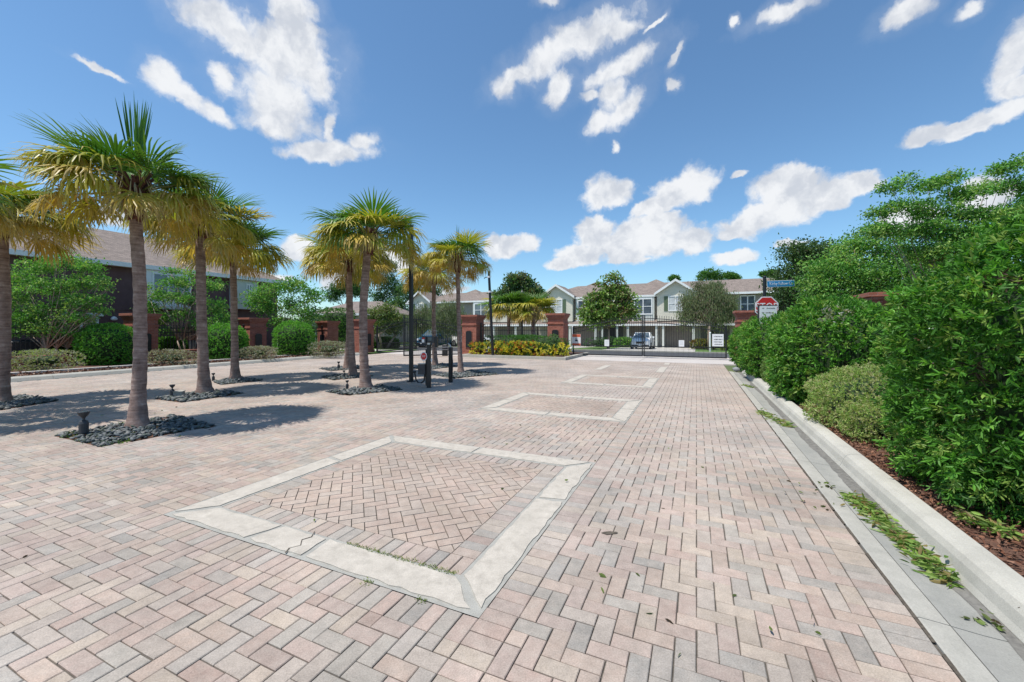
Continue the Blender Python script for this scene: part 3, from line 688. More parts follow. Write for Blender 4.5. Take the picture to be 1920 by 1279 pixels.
def brighter(k, *ls):
    for l in ls: l[:] = [tuple(min(.42, c * k) for c in q) for q in l]
brighter(1.42, GREEN_HEDGE); brighter(2.2, MYRTLE); brighter(1.35, SAGE); brighter(1.9, GREEN_BALL); brighter(1.45, SAGE, OLIVE, GREY); brighter(1.7, DARK); CROTON[:] = [(a * 1.35, b * 1.35, c * 1.3) for a, b, c in CROTON]
def lump(D, seed, amp, fr=3.0):
    r = np.random.default_rng(seed); s = np.zeros(len(D))
    for k in range(7):
        w = r.normal(size=3) * fr * (1 + k * .45); s += np.sin(D @ w + r.uniform(0, 6.28)) / (1 + k * .5)
    return 1 + amp * s / 2.2
def shrub(name, label, cat, loc, half, p=2.4, pt=None, pb=None, n=9000, leaf=(.07, .022), cols=GREEN_HEDGE, seed=1, amp=.07, rosette=6, zc=.5, group=None, six=False, rz=0, stems=True, shell=.12, fill=0.9, patches=None, mat='leaf', fr=3.0, up=.25):
    """rounded bush; half = (hx, hy, height)"""
    t = thing(name, label, cat, loc, rz, group)
    hx, hy, hz = half[0], half[1], half[2] / 2
    r = np.random.default_rng(seed + 100)
    nr = n // rosette
    pt = pt or p; pb = pb or p + 1.5
    def rad(D):
        q = np.where(D[:, 2] > 0, pt + (pb - pt) * np.clip(1 - D[:, 2] / .35, 0, 1), pb)
        a = (np.abs(D[:, 0] / hx) ** p + np.abs(D[:, 1] / hy) ** p) ** (1 / p)
        return (a ** q + np.abs(D[:, 2] / hz) ** q) ** (-1 / q) * lump(D, seed, amp, fr)
    # area-even sampling: accept by radius^2
    D = unit(r.normal(size=(nr * 6, 3))); rr = rad(D); keep = r.uniform(size=len(D)) < (rr / rr.max()) ** 2 + .05; D = D[keep][:nr]; rr = rr[keep][:nr]
    depth = 1 - r.exponential(shell * .5, len(D)).clip(0, .4) + r.normal(0, .018, len(D))
    Pp = D * (rr * depth)[:, None]
    eps = 1e-2
    # outward normal of the hull
    Nn = unit(np.stack([np.sign(D[:, 0]) * np.abs(D[:, 0] / hx) ** (p - 1) / hx, np.sign(D[:, 1]) * np.abs(D[:, 1] / hy) ** (p - 1) / hy, np.sign(D[:, 2]) * np.abs(D[:, 2] / hz) ** (p - 1) / hz], 1))
    Pp[:, 2] += hz
    k = Pp[:, 2] > .02; Pp = Pp[k]; Nn = Nn[k]; m_ = len(Pp)
    ax = unit(Nn + r.normal(0, .35, (m_, 3)) + np.array([0, 0, up]))
    base = np.repeat(Pp, rosette, 0); A_ = np.repeat(ax, rosette, 0)
    sp = unit(A_ * r.uniform(.25, 1.1, (len(A_), 1)) + unit(r.normal(size=A_.shape)) * .85)
    base = base + A_ * r.uniform(-.02, .05, (len(A_), 1)) * leaf[0] / .07
    cc = palette(cols, m_, .12); cc = np.repeat(cc, rosette, 0) * r.uniform(.8, 1.2, (len(A_), 1))
    if patches is not None:
        for (px, py, pz, pr, pc) in patches:
            d = np.linalg.norm(base - np.array([px, py, pz]), axis=1); q = d < pr * r.uniform(.6, 1.15, len(d))
            cc[q] = palette(pc, int(q.sum()), .2)
    V, P, c = leafcloud(base, sp, leaf[0] * r.uniform(.6, 1.15, len(base)), leaf[1] * r.uniform(.7, 1.2, len(base)), cc, six=six)
    leafobj('foliage', V, P, c, t, mat)
    # branches, and a dark hull with the inner shade painted into its colour
    b = MB()
    for i in range(int(14 + half[0] * 6)):
        d = unit(r.normal(size=3)); d[2] = abs(d[2]) * .9 + .25; d = unit(d)
        e = d * float(rad(d[None] * np.array([1, 1, 1]))[0]) * .85
        e = np.array([e[0], e[1], max(.1, e[2] * 1.0 + hz)]); e[2] = min(e[2], hz * 1.9)
        s0 = np.array([e[0] * .15, e[1] * .15, 0]); mid = (s0 + e) / 2 + r.normal(0, .05, 3)
        b.tube([tuple(s0), tuple(mid), tuple(e)], [.018, .012, .005], 5)
    b.build('branches', M['twig'], t)
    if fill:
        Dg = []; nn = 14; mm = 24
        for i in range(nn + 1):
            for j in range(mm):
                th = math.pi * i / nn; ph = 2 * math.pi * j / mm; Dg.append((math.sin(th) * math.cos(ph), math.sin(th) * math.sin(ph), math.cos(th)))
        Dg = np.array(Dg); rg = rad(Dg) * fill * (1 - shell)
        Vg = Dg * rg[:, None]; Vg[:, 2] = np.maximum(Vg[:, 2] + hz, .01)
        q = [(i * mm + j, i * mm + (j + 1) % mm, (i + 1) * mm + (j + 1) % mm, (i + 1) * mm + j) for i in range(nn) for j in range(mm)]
        obj('shade_hull', arrmesh('shade_hull', Vg, [np.array(q)], M['core'], smooth=True), t)
    return t

def tree(name, label, base, blobs, trunk_r=.12, stems=1, n=6000, leaf=(.09, .04), cols=MYRTLE, seed=1, bark='bark', cluster=.28, per=26, droop=0, spread=.35, split=.35, flower=None, group=None, twigs=True, fork_z=None, cat='tree', outer=.55):
    """blobs: (x,y,z,rx,ry,rz) in world; base: world"""
    t = thing(name, label, cat, base, 0, group)
    r = np.random.default_rng(seed); B = np.array(blobs, float); bx = np.array(base)
    vol = B[:, 3] * B[:, 4] * B[:, 5]; area = (B[:, 3] * B[:, 5]); nc = max(8, n // per)
    which = r.choice(len(B), nc, p=area / area.sum())
    D = unit(r.normal(size=(nc, 3))); rad = r.uniform(0, 1, nc) ** (1 - outer)
    Cc = B[which, :3] + D * rad[:, None] * B[which, 3:] * (lump(D, seed, .16)[:, None])
    Cl = Cc - bx
    base_ = np.repeat(Cl, per, 0); nL = len(base_)
    off = r.normal(size=(nL, 3)) * cluster * np.array([1, 1, .62 if not droop else 1.5]) * .55
    if droop: off[:, 2] -= np.abs(off[:, 2]) * .4
    pos = base_ + off
    dirs = unit(r.normal(size=(nL, 3)) + np.array([0, 0, .15]) + unit(np.repeat(Cc - B[which, :3], per, 0)) * .5)
    if droop: dirs = unit(dirs * .4 + np.array([0, 0, -droop]))
    cc = np.repeat(palette(cols, nc, .18), per, 0) * r.uniform(.75, 1.25, (nL, 1))
    if flower is not None:
        f = r.uniform(size=nL) < flower[0]; cc[f] = np.array(flower[1])
    V, P, c = leafcloud(pos, dirs, leaf[0] * r.uniform(.6, 1.2, nL), leaf[1] * r.uniform(.7, 1.2, nL), cc)
    leafobj('crown', V, P, c, t)
    b = MB(); top = B[:, :3].mean(0) - bx; zf = fork_z if fork_z is not None else max(.4, (B[:, 2] - B[:, 5]).min() - bx[2])
    for s in range(stems):
        a = 6.28 * s / max(1, stems) + r.uniform(0, 1); rr_ = 0 if stems == 1 else trunk_r * 2.0
        s0 = np.array([math.cos(a) * rr_, math.sin(a) * rr_, -.05]); fk = np.array([top[0] * split + math.cos(a) * rr_ * 4, top[1] * split + math.sin(a) * rr_ * 4, zf])
        b.tube([tuple(s0), tuple((s0 + fk) / 2 + r.normal(0, .04, 3)), tuple(fk)], [trunk_r, trunk_r * .8, trunk_r * .65], 8)
        for i in range(len(B)):
            if stems > 1 and (i % stems) != s and r.uniform() > .35: continue
            e = B[i, :3] - bx; m1 = fk * .5 + e * .5 + r.normal(0, .12, 3) + np.array([0, 0, .1])
            b.tube([tuple(fk), tuple(m1), tuple(e)], [trunk_r * .45, trunk_r * .28, trunk_r * .1], 6)
    if twigs:
        for i in range(0, nc, max(1, nc // 160)):
            o_ = B[which[i], :3] - bx; e = Cl[i]
            m1 = (o_ + e) / 2 + r.normal(0, .05, 3)
            b.tube([tuple(o_), tuple(m1), tuple(e)], [trunk_r * .16, trunk_r * .1, trunk_r * .04], 4, caps=False)
    b.build('trunk', M[bark], t, smooth=True)
    return t
def pxblobs(lst, Y, depth=1.0):
    out = []
    for b in lst:
        cx, cy, rx, ry = b[:4]; dy = b[4] if len(b) > 4 else 0
        p = at(cx, cy, Y + dy); k = (Y + dy) / F
        out.append((p[0], p[1], p[2], rx * k, rx * k * depth, ry * k))
    return out

# ------------------------------------------------------------------ palms
def frond(O, az, tilt, pet, Rb, droop, colr, tipc, r, nseg=26, spanA=115, mess=.0, fuse=.5):
    d = np.array([math.sin(tilt) * math.cos(az), math.sin(tilt) * math.sin(az), math.cos(tilt)])
    Hs = O + d * pet + np.array([0, 0, -.10 * droop * pet])
    d2 = unit(d + np.array([0, 0, -.35 * droop])); s = unit(np.cross(d2, [0, 0, 1.0]) + 1e-6); nn = unit(np.cross(s, d2))
    a = np.linspace(-R(spanA), R(spanA), nseg) + r.normal(0, .012, nseg)
    da = 2 * R(spanA) / nseg
    Ls = Rb * (.72 + .28 * np.cos(a * .8)) * r.uniform(.92, 1.06, nseg)
    fr = np.array([.06, .28, .5, .68, .84, 1.0])
    dr = np.cos(a)[:, None] * d2 + np.sin(a)[:, None] * s + (np.abs(np.sin(a)) * .22 + .05)[:, None] * nn
    dr = unit(dr)
    perp = unit(-np.sin(a)[:, None] * d2 + np.cos(a)[:, None] * s)
    sd_ = (Ls[:, None] * fr[None])                              # nseg,6
    bend = np.clip(droop * (fr ** 1.35)[None] * r.uniform(.7, 1.3, nseg)[:, None], 0, .97)[..., None]
    dirs_ = unit(dr[:, None, :] * (1 - bend) + np.array([0, 0, -1.0]) * bend)
    step = np.diff(sd_, axis=1, prepend=0)
    pos = Hs + np.cumsum(dirs_ * step[..., None], axis=1)
    if mess: pos += r.normal(0, mess, pos.shape) * fr[None, :, None]
    w = np.minimum(sd_ * da * .5, Rb * fuse * da * .5) * np.array([1, 1, 1, .72, .42, .04])[None] * 1.02
    fold = w * .45
    lft = pos + perp[:, None] * w[..., None]; rgt = pos - perp[:, None] * w[..., None]; mid = pos + nn * fold[..., None]
    V = np.stack([lft, mid, rgt], 2).reshape(-1, 3)             # nseg*6*3
    idx = np.arange(nseg * 18).reshape(nseg, 6, 3); q = []
    for k in (0, 1): q.append(np.stack([idx[:, :-1, k], idx[:, :-1, k + 1], idx[:, 1:, k + 1], idx[:, 1:, k]], -1).reshape(-1, 4))
    P = np.concatenate(q)
    t = np.clip((fr - .35) / .65, 0, 1)[None, :, None, None] ** 1.4
    cseg = np.array(colr)[None, None, None] * r.uniform(.8, 1.2, (nseg, 1, 1, 1))
    c = np.broadcast_to(cseg * (1 - t) + np.array(tipc)[None, None, None] * t, (nseg, 6, 3, 3)).reshape(-1, 3)
    # petiole strip
    w0 = .022; pts = np.array([O, (O + Hs) / 2 + np.array([0, 0, .03]), Hs + d2 * .05])
    pv = []
    for k, p in enumerate(pts):
        ww = w0 * (1 - .25 * k); pv += [p + s * ww, p + nn * ww * .7, p - s * ww, p - nn * ww * .5]
    pv = np.array(pv); o = len(V); pq = []
    for k in range(2):
        for j in range(4): pq.append((o + k * 4 + j, o + k * 4 + (j + 1) % 4, o + k * 4 + 4 + (j + 1) % 4, o + k * 4 + 4 + j))
    V = np.concatenate([V, pv]); P = np.concatenate([P, np.array(pq)])
    pc = np.array(colr) * .5 + np.array([.25, .2, .08]) * .5
    c = np.concatenate([c, np.tile(pc, (12, 1))])
    return V, P, c
def join(parts):
    Vs, Ps, Cs = [], [], []; o = 0
    for V, P, c in parts: Vs.append(V); Ps.append(P + o); Cs.append(c); o += len(V)
    return np.concatenate(Vs), [np.concatenate(Ps)], np.concatenate(Cs)
GR = [(.045, .13, .02), (.07, .17, .025), (.10, .22, .03)]
YG = [(.34, .35, .04), (.42, .38, .045), (.25, .31, .035)]
GO = [(.58, .40, .06), (.64, .45, .09), (.52, .37, .055), (.50, .42, .06)]
def palm(label, base, top, seed, rad=1.0, yellow=.5, spear=0, dead=.3, nf=30, group='fan palms in pebble beds between the lanes', tr=.15, blend=1.0, nseg=30):
    t = thing('palm_tree', label, 'palm tree', base, 0, group)
    r = np.random.default_rng(seed); b = np.array(base); tp = np.array(top) - b
    mb = MB(); K = 46; n = 20; rings = []
    bend = r.normal(0, .06, 2)
    vs = []
    for i in range(K + 1):
        f = i / K; z = tp[2] * f
        rr = tr * (1 - .14 * f) * (1 + .85 * math.exp(-z / .26) + .05 * math.sin(i * 2.2)) * (1 + r.normal(0, .012))
        cx = tp[0] * f + bend[0] * math.sin(math.pi * f); cy = tp[1] * f + bend[1] * math.sin(math.pi * f)
        for k in range(n):
            a = 2 * math.pi * k / n; q = rr * (1 + .03 * math.sin(a * 3 + i * .4) + r.normal(0, .008)); vs.append((cx + q * math.cos(a), cy + q * math.sin(a), z - .02))
    mb.add(vs, [(i * n + k, i * n + (k + 1) % n, (i + 1) * n + (k + 1) % n, (i + 1) * n + k) for i in range(K) for k in range(n)])
    mb.build('trunk', M['trunk'], t, smooth=True)
    O = tp + np.array([0, 0, .08])
    bt = MB()      # old leaf bases under the crown
    for i in range(64):
        a = i * 2.399; f = i / 64; z = -.42 + f * .62; rr = tr * (.95 + .12 * r.uniform()) * (1.0 + .35 * f)
        p0 = O + np.array([math.cos(a) * rr * .6, math.sin(a) * rr * .6, z]); out = .05 + .12 * f * r.uniform(.6, 1.3)
        p1 = p0 + np.array([math.cos(a) * out, math.sin(a) * out, .12 + .08 * f])
        bt.tube([tuple(p0), tuple(p1)], [.05, .022], 5)
    bt.tube([tuple(O + np.array([0, 0, -.4])), tuple(O + np.array([0, 0, .2]))], [tr * .95, tr * 1.15], 12)
    bt.build('leaf_boots', M['boots'], t)
    green, dry = [], []
    for i in range(nf):
        f = (i + .5) / nf; az = i * 2.39996 + r.normal(0, .3)
        tilt = R(34 + 66 * f ** .8) + r.normal(0, .12)
        pet = rad * r.uniform(.62, .92) * (.62 + .38 * min(1, f / .45)); Rb = rad * r.uniform(.70, .90) * (1 - .25 * max(0, f - .5) * 2)
        dr = max(.2, .36 + .62 * f + r.normal(0, .22))
        y = f + r.normal(0, .1) > 1 - yellow
        if y and f > 1 - dead:
            cr = np.array(GO[r.integers(len(GO))]) * r.uniform(.8, 1.1); tip = np.array([.50, .36, .15]) * r.uniform(.75, 1.1); ms = .022
        elif y:
            cr = np.array(YG[r.integers(3)]); tip = np.array([.48, .36, .06]) * r.uniform(.8, 1.1); ms = .01
        else:
            cr = np.array(GR[r.integers(3)]); tip = np.array([.13, .20, .04]); ms = .006
        F_ = frond(O, az, tilt, pet, Rb, max(.05, dr), cr, tip, r, mess=ms, nseg=nseg, spanA=r.uniform(80, 112))
        (dry if (y and f > 1 - dead) else green).append(F_)
    for k in range(spear):
        green.append(frond(O, r.uniform(0, 6.28), R(r.uniform(2, 10) if spear > 1 else 12), rad * .3, rad * (1.32 if spear > 1 else 1.1), -.05, GR[k % 3], (.07, .17, .03), r, spanA=8 if spear > 1 else 3, nseg=8 if spear > 1 else 4, fuse=.9 if spear > 1 else 2.5))
    # hanging dead strands around the neck
    ns = int(200 * (dead + .3)); a = r.uniform(0, 6.28, ns); rr = r.uniform(.1, .5, ns) * rad
    p0 = O + np.stack([np.cos(a) * rr * .6, np.sin(a) * rr * .6, r.uniform(-.05, .35, ns) * rad], 1)
    p1 = p0 + np.stack([np.cos(a) * rr * .5, np.sin(a) * rr * .5, -r.uniform(.25, .7, ns) * rad], 1)
    V, P, c = leafcloud(p0, p1 - p0, np.linalg.norm(p1 - p0, axis=1), .028, palette([(.5, .42, .28), (.6, .5, .33), (.42, .33, .2)], ns))
    sh = obj('hanging_strands', arrmesh('hanging_strands', V, P, M['palmleaf'], col=c), t)
    if green:
        V, P, c = join(green); obj('crown', arrmesh('crown', V, P, M['palmleaf'], col=c), t)
    if dry:
        V, P, c = join(dry); obj('dry_fronds', arrmesh('dry_fronds', V, P, M['palmleaf'], col=c), t)
    return t
def palm_px(label, bpx, tpx, seed, **k):
    b = G(*bpx); t = at(tpx[0], tpx[1], b[1]); return palm(label, b, t, seed, **k)
PALMS = [
 ('tallest near fan palm with upright green spear fronds beside the spotlight', (257, 800), (252, 376), 11, dict(rad=.97, yellow=.58, spear=4, dead=.26, nf=48, tr=.096)),
 ('fan palm at the left edge of the photo, only part of its golden crown showing', (2, 756), (2, 420), 12, dict(rad=1.12, yellow=.78, dead=.4, nf=40, tr=.105)),
 ('second fan palm of the left row, its gold crown overlapped by the nearest palm', (384, 737), (376, 432), 13, dict(rad=1.1, yellow=.68, dead=.18, nf=42, tr=.115)),
 ('farthest palm of the left row, full green top over olive yellow fronds', (441, 711), (437, 480), 14, dict(rad=1.22, yellow=.64, dead=.1, nf=44, tr=.104)),
 ('front palm of the middle cluster with fan fronds reaching the black pole', (686, 728), (691, 455), 15, dict(rad=1.18, yellow=.48, dead=.12, nf=40, tr=.113)),
 ('palm close behind the front one of the middle cluster, gold fronds to its left', (662, 705), (655, 492), 16, dict(rad=1.2, yellow=.75, dead=.2, nf=42, tr=.1)),
 ('rearmost palm of the middle cluster, its pale trunk touching another trunk', (650, 692), (651, 505), 17, dict(rad=1.2, yellow=.6, dead=.2, nf=36, tr=.1)),
 ('golden brown palm behind the keypad post', (816, 686), (814, 520), 18, dict(rad=1.15, yellow=.85, dead=.4, nf=40, tr=.095)),
 ('green topped palm right of the keypad post with one thin upright spear', (864, 699), (858, 494), 19, dict(rad=1.02, yellow=.6, spear=1, dead=.25, nf=40, tr=.082)),
]
for lb, bp, tp, sdv, kw in PALMS: palm_px(lb, bp, tp, sdv, **kw)
# palm just outside the left edge: only its shadow shows
palm('fan palm just outside the left edge, seen by its shadow on the pavers', (-9.9, 6.5, 0), (-9.85, 6.5, 3.7), 20, rad=1.1, nf=26, tr=.15)
# ornamental palms behind the entrance island
palm('short bushy palm with yellow green fronds left of the lamp post', (at(952, 640, 30)[0], 30, 0), (at(954, 598, 30)[0], 30, 2.9), 21, rad=1.55, yellow=.5, dead=.15, nf=44, group='short palms behind the entrance island', tr=.14, nseg=22)
palm('short bushy palm with orange tinged fronds beside the brick gate pillar', (at(1003, 640, 29)[0], 29, 0), (at(1001, 600, 29)[0], 29, 2.75), 22, rad=1.4, yellow=.7, dead=.35, nf=44, group='short palms behind the entrance island', tr=.14, nseg=22)

# ------------------------------------------------------------------ pebbles, litter, chips
def blobs_mesh(name, P, S, col, mat='stone', n=1, flat=.5):
    """many small stones from an octahedron-subdivided shape"""
    import bmesh
    bm = bmesh.new(); bmesh.ops.create_icosphere(bm, subdivisions=1, radius=1); bv = np.array([v.co[:] for v in bm.verts]); bf = np.array([[v.index for v in f.verts] for f in bm.faces]); bm.free()
    n = len(P); a = rng.uniform(0, 6.28, n); sx = S * rng.uniform(.8, 1.5, n); sy = S * rng.uniform(.5, .95, n); sz = S * flat * rng.uniform(.7, 1.3, n)
    J = bv[None] * (1 + rng.normal(0, .08, (n, len(bv), 1)))
    x = J[..., 0] * sx[:, None]; y = J[..., 1] * sy[:, None]; z = J[..., 2] * sz[:, None]
    tilt = rng.normal(0, .3, n)[:, None]; z2 = z + x * tilt
    V = np.stack([x * np.cos(a)[:, None] - y * np.sin(a)[:, None] + P[:, 0:1], x * np.sin(a)[:, None] + y * np.cos(a)[:, None] + P[:, 1:2], z2 + P[:, 2:3]], -1)
    Fc = (np.arange(n) * len(bv))[:, None, None] + bf[None]
    return obj(name, arrmesh(name, V.reshape(-1, 3), [Fc.reshape(-1, 3)], M[mat], col=np.repeat(col, len(bv), 0), smooth=True))
PEB = [(.055, .07, .075), (.09, .105, .11), (.13, .14, .14), (.07, .085, .07), (.18, .18, .17)]
bedlab = ['around the nearest palm', 'around the second palm of the left row', 'around the farthest palm of the left row', 'around the palm at the left edge', 'around the front palm of the middle cluster', 'around the second palm of the middle cluster', 'around the rearmost palm of the middle cluster', 'around the palm behind the keypad post', 'around the palm right of the keypad post']
for i, b in enumerate(BEDUV):
    q = np.array(b); lo, hi = q.min(0), q.max(0); area = .5 * abs(sum(q[k][0] * q[(k + 1) % 4][1] - q[(k + 1) % 4][0] * q[k][1] for k in range(4)))
    den = 420 if i == 0 else 240
    sz = .036 if i == 0 else .05
    k = int((hi[0] - lo[0]) * (hi[1] - lo[1]) * den)
    uu = rng.uniform(lo[0], hi[0], k); vv = rng.uniform(lo[1], hi[1], k); ins = pts_in(b, uu, vv); uu, vv = uu[ins], vv[ins]; k = len(uu)
    cx, cy = q.mean(0); P3 = np.stack([S_ * uu + C_ * vv, C_ * uu - S_ * vv, rng.uniform(0.0, .035, k)], 1)
    o = blobs_mesh('pebble_bed', P3, np.full(k, sz), palette(PEB, k, .25)); o['kind'] = 'stuff'; o['label'] = 'dark slate pebbles ' + bedlab[i]; o['category'] = 'pebbles'
    bb = MB(); bb.add([W(u, v, -.008) for u, v in b], [(0, 1, 2, 3)]); struct(bb.build('soil', M['mulch']))
def weeds(name, label, pts, n, spread, L, cols, up=.7):
    P = []
    for (x, y, z) in pts: P.append(np.array([x, y, z]) + rng.normal(size=(n, 3)) * np.array([spread, spread, .004]))
    P = np.concatenate(P); P[:, 2] = np.abs(P[:, 2]) + .0
    D = rng.normal(size=P.shape); D[:, 2] = np.abs(D[:, 2]) * up
    V, Pl, c = leafcloud(P, D, L * rng.uniform(.5, 1.2, len(P)), L * .25, palette(cols, len(P), .25))
    o = leafobj(name, V, Pl, c); o['kind'] = 'stuff'; o['label'] = label; o['category'] = 'weeds'
    return o
weeds('weeds', 'small green weeds growing among the dark pebbles', [G(*p) for p in ((130, 818), (140, 812), (165, 824), (190, 830), (215, 832), (240, 826), (235, 795), (262, 801), (280, 803), (200, 812), (345, 750), (352, 747), (250, 815))], 60, .07, .05, [(.08, .16, .03), (.13, .22, .05), (.05, .10, .02)])
weeds('moss', 'green moss in the joints of the near concrete frame', [W(2.29, v, 0) for v in np.arange(-2.35, -1.45, .045)] + [W(1.99, v, 0) for v in (-1.9, -1.88, -1.5, -1.46)], 20, .012, .02, [(.16, .22, .03), (.22, .28, .04), (.1, .15, .02)])

# leaf clippings in the gutter
def clippings(name, label, quads, L=.085, Wd=.022, cols=((.16, .26, .05), (.22, .34, .07), (.10, .18, .035), (.30, .36, .12), (.26, .2, .08))):
    Ps = []
    for (px0, py0, px1, py1, w, n) in quads:
        a = np.array(G(px0, py0)[:2]); b = np.array(G(px1, py1)[:2]); t = rng.uniform(0, 1, n)[:, None]
        d = b - a; nrm = np.array([-d[1], d[0]]) / (np.linalg.norm(d) + 1e-9)
        prof = np.sin(np.pi * np.clip(t, .02, .98)) ** .5
        Ps.append(a + d * t + nrm * rng.normal(0, w, (n, 1)) * prof)
    P2 = np.concatenate(Ps); n = len(P2); u, v = S_ * P2[:, 0] + C_ * P2[:, 1], C_ * P2[:, 0] - S_ * P2[:, 1]
    z = np.where(v < 1.12, .004, np.where(v < 1.26, .006, np.where(v < 1.53, -.014, np.where(v < 1.62, .06, .142)))) + rng.exponential(.012, n)
    P = np.stack([P2[:, 0], P2[:, 1], z], 1); D = rng.normal(size=(n, 3)); D[:, 2] = rng.normal(0, .12, n)
    V, Pl, c = leafcloud(P, D, L * rng.uniform(.6, 1.2, n), Wd * rng.uniform(.7, 1.2, n), palette(cols, n, .25), six=True, fold=.15)
    o = leafobj(name, V, Pl, c); o['kind'] = 'stuff'; o['label'] = label; o['category'] = 'leaves'
clippings('leaf_clippings', 'trimmed green leaves piled along the gutter beside the tall hedge', [(1590, 925, 1620, 950, .035, 90), (1600, 930, 1700, 1020, .055, 420), (1690, 1010, 1785, 1095, .045, 260)])
clippings('leaf_clippings', 'small heap of green leaves further up the gutter', [(1425, 772, 1480, 800, .07, 330)])
clippings('leaf_clippings', 'few green leaves in the far end of the gutter', [(1395, 722, 1410, 726, .07, 90)])
clippings('leaf_clippings', 'green leaves lying over the kerb at the right edge', [(1800, 1000, 1905, 1045, .035, 240)])
clippings('leaf_clippings', 'scattered leaves and specks on the pavers', [(1500, 905, 1560, 960, .2, 16), (1540, 910, 1560, 915, .03, 14), (1840, 1150, 1870, 1175, .04, 18), (300, 760, 900, 1200, 1.2, 14), (1100, 1100, 1600, 1200, .5, 12), (900, 800, 1300, 900, 1.0, 12)], L=.05, cols=((.10, .13, .04), (.16, .22, .06), (.07, .05, .03)))
# bark chips on the right bed near the kerb
k = 5200; uu = rng.uniform(2.0, 9.5, k); vv = 1.79 + rng.exponential(.5, k).clip(0, 2.6)
P3 = np.stack([S_ * uu + C_ * vv, C_ * uu - S_ * vv, .1 + np.clip((vv - 1.75) * .08, 0, .12) + rng.uniform(0, .04, k)], 1)
D = rng.normal(size=(k, 3)); D[:, 2] *= .3
V, Pl, c = leafcloud(P3, D, .045 * rng.uniform(.5, 1.4, k), .02, palette([(.14, .06, .035), (.2, .09, .05), (.09, .04, .025), (.26, .14, .09)], k, .25))
o = leafobj('bark_mulch', V, Pl, c, mat='chip'); o['kind'] = 'stuff'; o['label'] = 'red brown bark mulch along the right kerb'; o['category'] = 'mulch'
k = 6000; uu = rng.uniform(3.0, 18.5, k); vv = -19.15 - rng.uniform(0, .8, k)
P3 = np.stack([S_ * uu + C_ * vv, C_ * uu - S_ * vv, .11 + rng.uniform(0, .05, k)], 1); D = rng.normal(size=(k, 3)); D[:, 2] *= .4
V, Pl, c = leafcloud(P3, D, .10 * rng.uniform(.5, 1.4, k), .05, palette([(.16, .08, .05), (.24, .13, .09), (.34, .24, .18), (.1, .05, .03)], k, .25))
o = leafobj('bark_mulch', V, Pl, c, mat='chip'); o['kind'] = 'stuff'; o['label'] = 'red brown bark mulch along the left kerb'; o['category'] = 'mulch'

# ------------------------------------------------------------------ hedges and shrubs, right side
def sh_uv(name, label, u, v, half, **k):
    return shrub(name, label, 'shrub', W(u, v, .05), half, rz=ROT, **k)      # half=(along v, along u, height)
shrub_g = 'tall clipped bushes along the right kerb'
sh_uv('clipped_bush', 'huge glossy green bush overhanging the kerb at the right edge', 5.05, 3.62, (1.86, 1.1, 2.8), p=2.5, pt=1.85, pb=7, n=120000, leaf=(.076, .021), seed=3, amp=.06, rosette=8, six=True, group=shrub_g, shell=.2,
      patches=[(-1.2, -1.0, 1.6, .1, [(.3, .12, .03)]), (-1.6, -.6, 1.2, .10, TW), (-1.3, -.85, .9, .12, TW), (-1.0, -1.0, 1.3, .12, TW), (-1.5, -.7, 1.9, .12, TW), (-.6, -1.05, 1.9, .12, TW), (-.9, -.9, 2.2, .12, TW), (-.3, -1.1, .8, .13, TW), (-.6, -1.4, .25, .3, [(.35, .06, .02), (.2, .1, .03), (.08, .2, .03)])])
sh_uv('clipped_bush', 'wide rounded green bush behind the pale sprawling shrub', 10.9, 2.62, (1.02, 1.9, 2.22), p=2.6, pt=1.9, pb=6, n=46000, leaf=(.10, .038), seed=4, amp=.06, rosette=7, group=shrub_g,
      patches=[(-.3, -1.5, 2.0, .35, GREY), (-.9, -.8, 1.1, .14, TW), (-.2, -1.7, 1.0, .16, TW), (-.7, -1.3, 1.6, .12, TW)])
sh_uv('clipped_bush', 'green bush in front of the stop sign', 15.0, 2.55, (1.2, 1.45, 1.98), p=2.6, n=30000, leaf=(.10, .035), seed=5, rosette=6, group=shrub_g)
sh_uv('clipped_bush', 'farthest green bush of the right row beside the brick gate pillar', 18.7, 2.4, (1.12, 1.4, 1.8), p=2.3, n=15000, leaf=(.10, .04), seed=6, rosette=6, group=shrub_g)
sh_uv('sage_shrub', 'pale green sprawling shrub with a dead brown patch beside the kerb', 7.9, 2.7, (1.0, .85, .98), p=2.6, pt=2.2, n=52000, leaf=(.035, .015), cols=SAGE, seed=7, amp=.14, rosette=7, shell=.2, patches=[(.12, -.62, .74, .3, [(.16, .11, .08), (.24, .17, .13), (.12, .07, .05)]), (-.35, -.55, .55, .14, [(.14, .09, .07), (.22, .15, .12)])], group='pale shrubs between the right bushes')
sh_uv('sage_shrub', 'low pale green shrub close in front, touching the big right bush', 6.95, 2.22, (.42, .42, .6), p=2.0, n=18000, leaf=(.03, .014), cols=SAGE, seed=8, amp=.2, rosette=7, shell=.25, fill=.7, group='pale shrubs between the right bushes')
sh_uv('sage_shrub', 'small neatly rounded pale shrub between the second and third right bush', 13.35, 2.15, (.45, .62, .85), p=2.6, n=12000, leaf=(.04, .018), cols=[(.15, .24, .07), (.2, .3, .1), (.13, .2, .06)], seed=9, rosette=6, group='pale shrubs between the right bushes')
sh_uv('dry_shrub', 'half dry grey shrub near the end of the right kerb', 16.9, 1.95, (.4, .4, .75), p=2.0, n=3500, leaf=(.05, .02), cols=GREY, seed=10, amp=.2, rosette=5, fill=0)
# rocks at the end of the kerb
for i, (px, py, s, lb) in enumerate([(1381, 697, .17, 'grey rock at the far end of the right gutter'), (1392, 693, .12, 'small grey rock just behind the rock at the gutter end')]):
    p = G(px, py); o = blobs_mesh('rock', np.array([[p[0], p[1], .08]]), np.array([s]), np.array([(.24, .25, .26)]), flat=.8); tag(o, lb, 'rock')

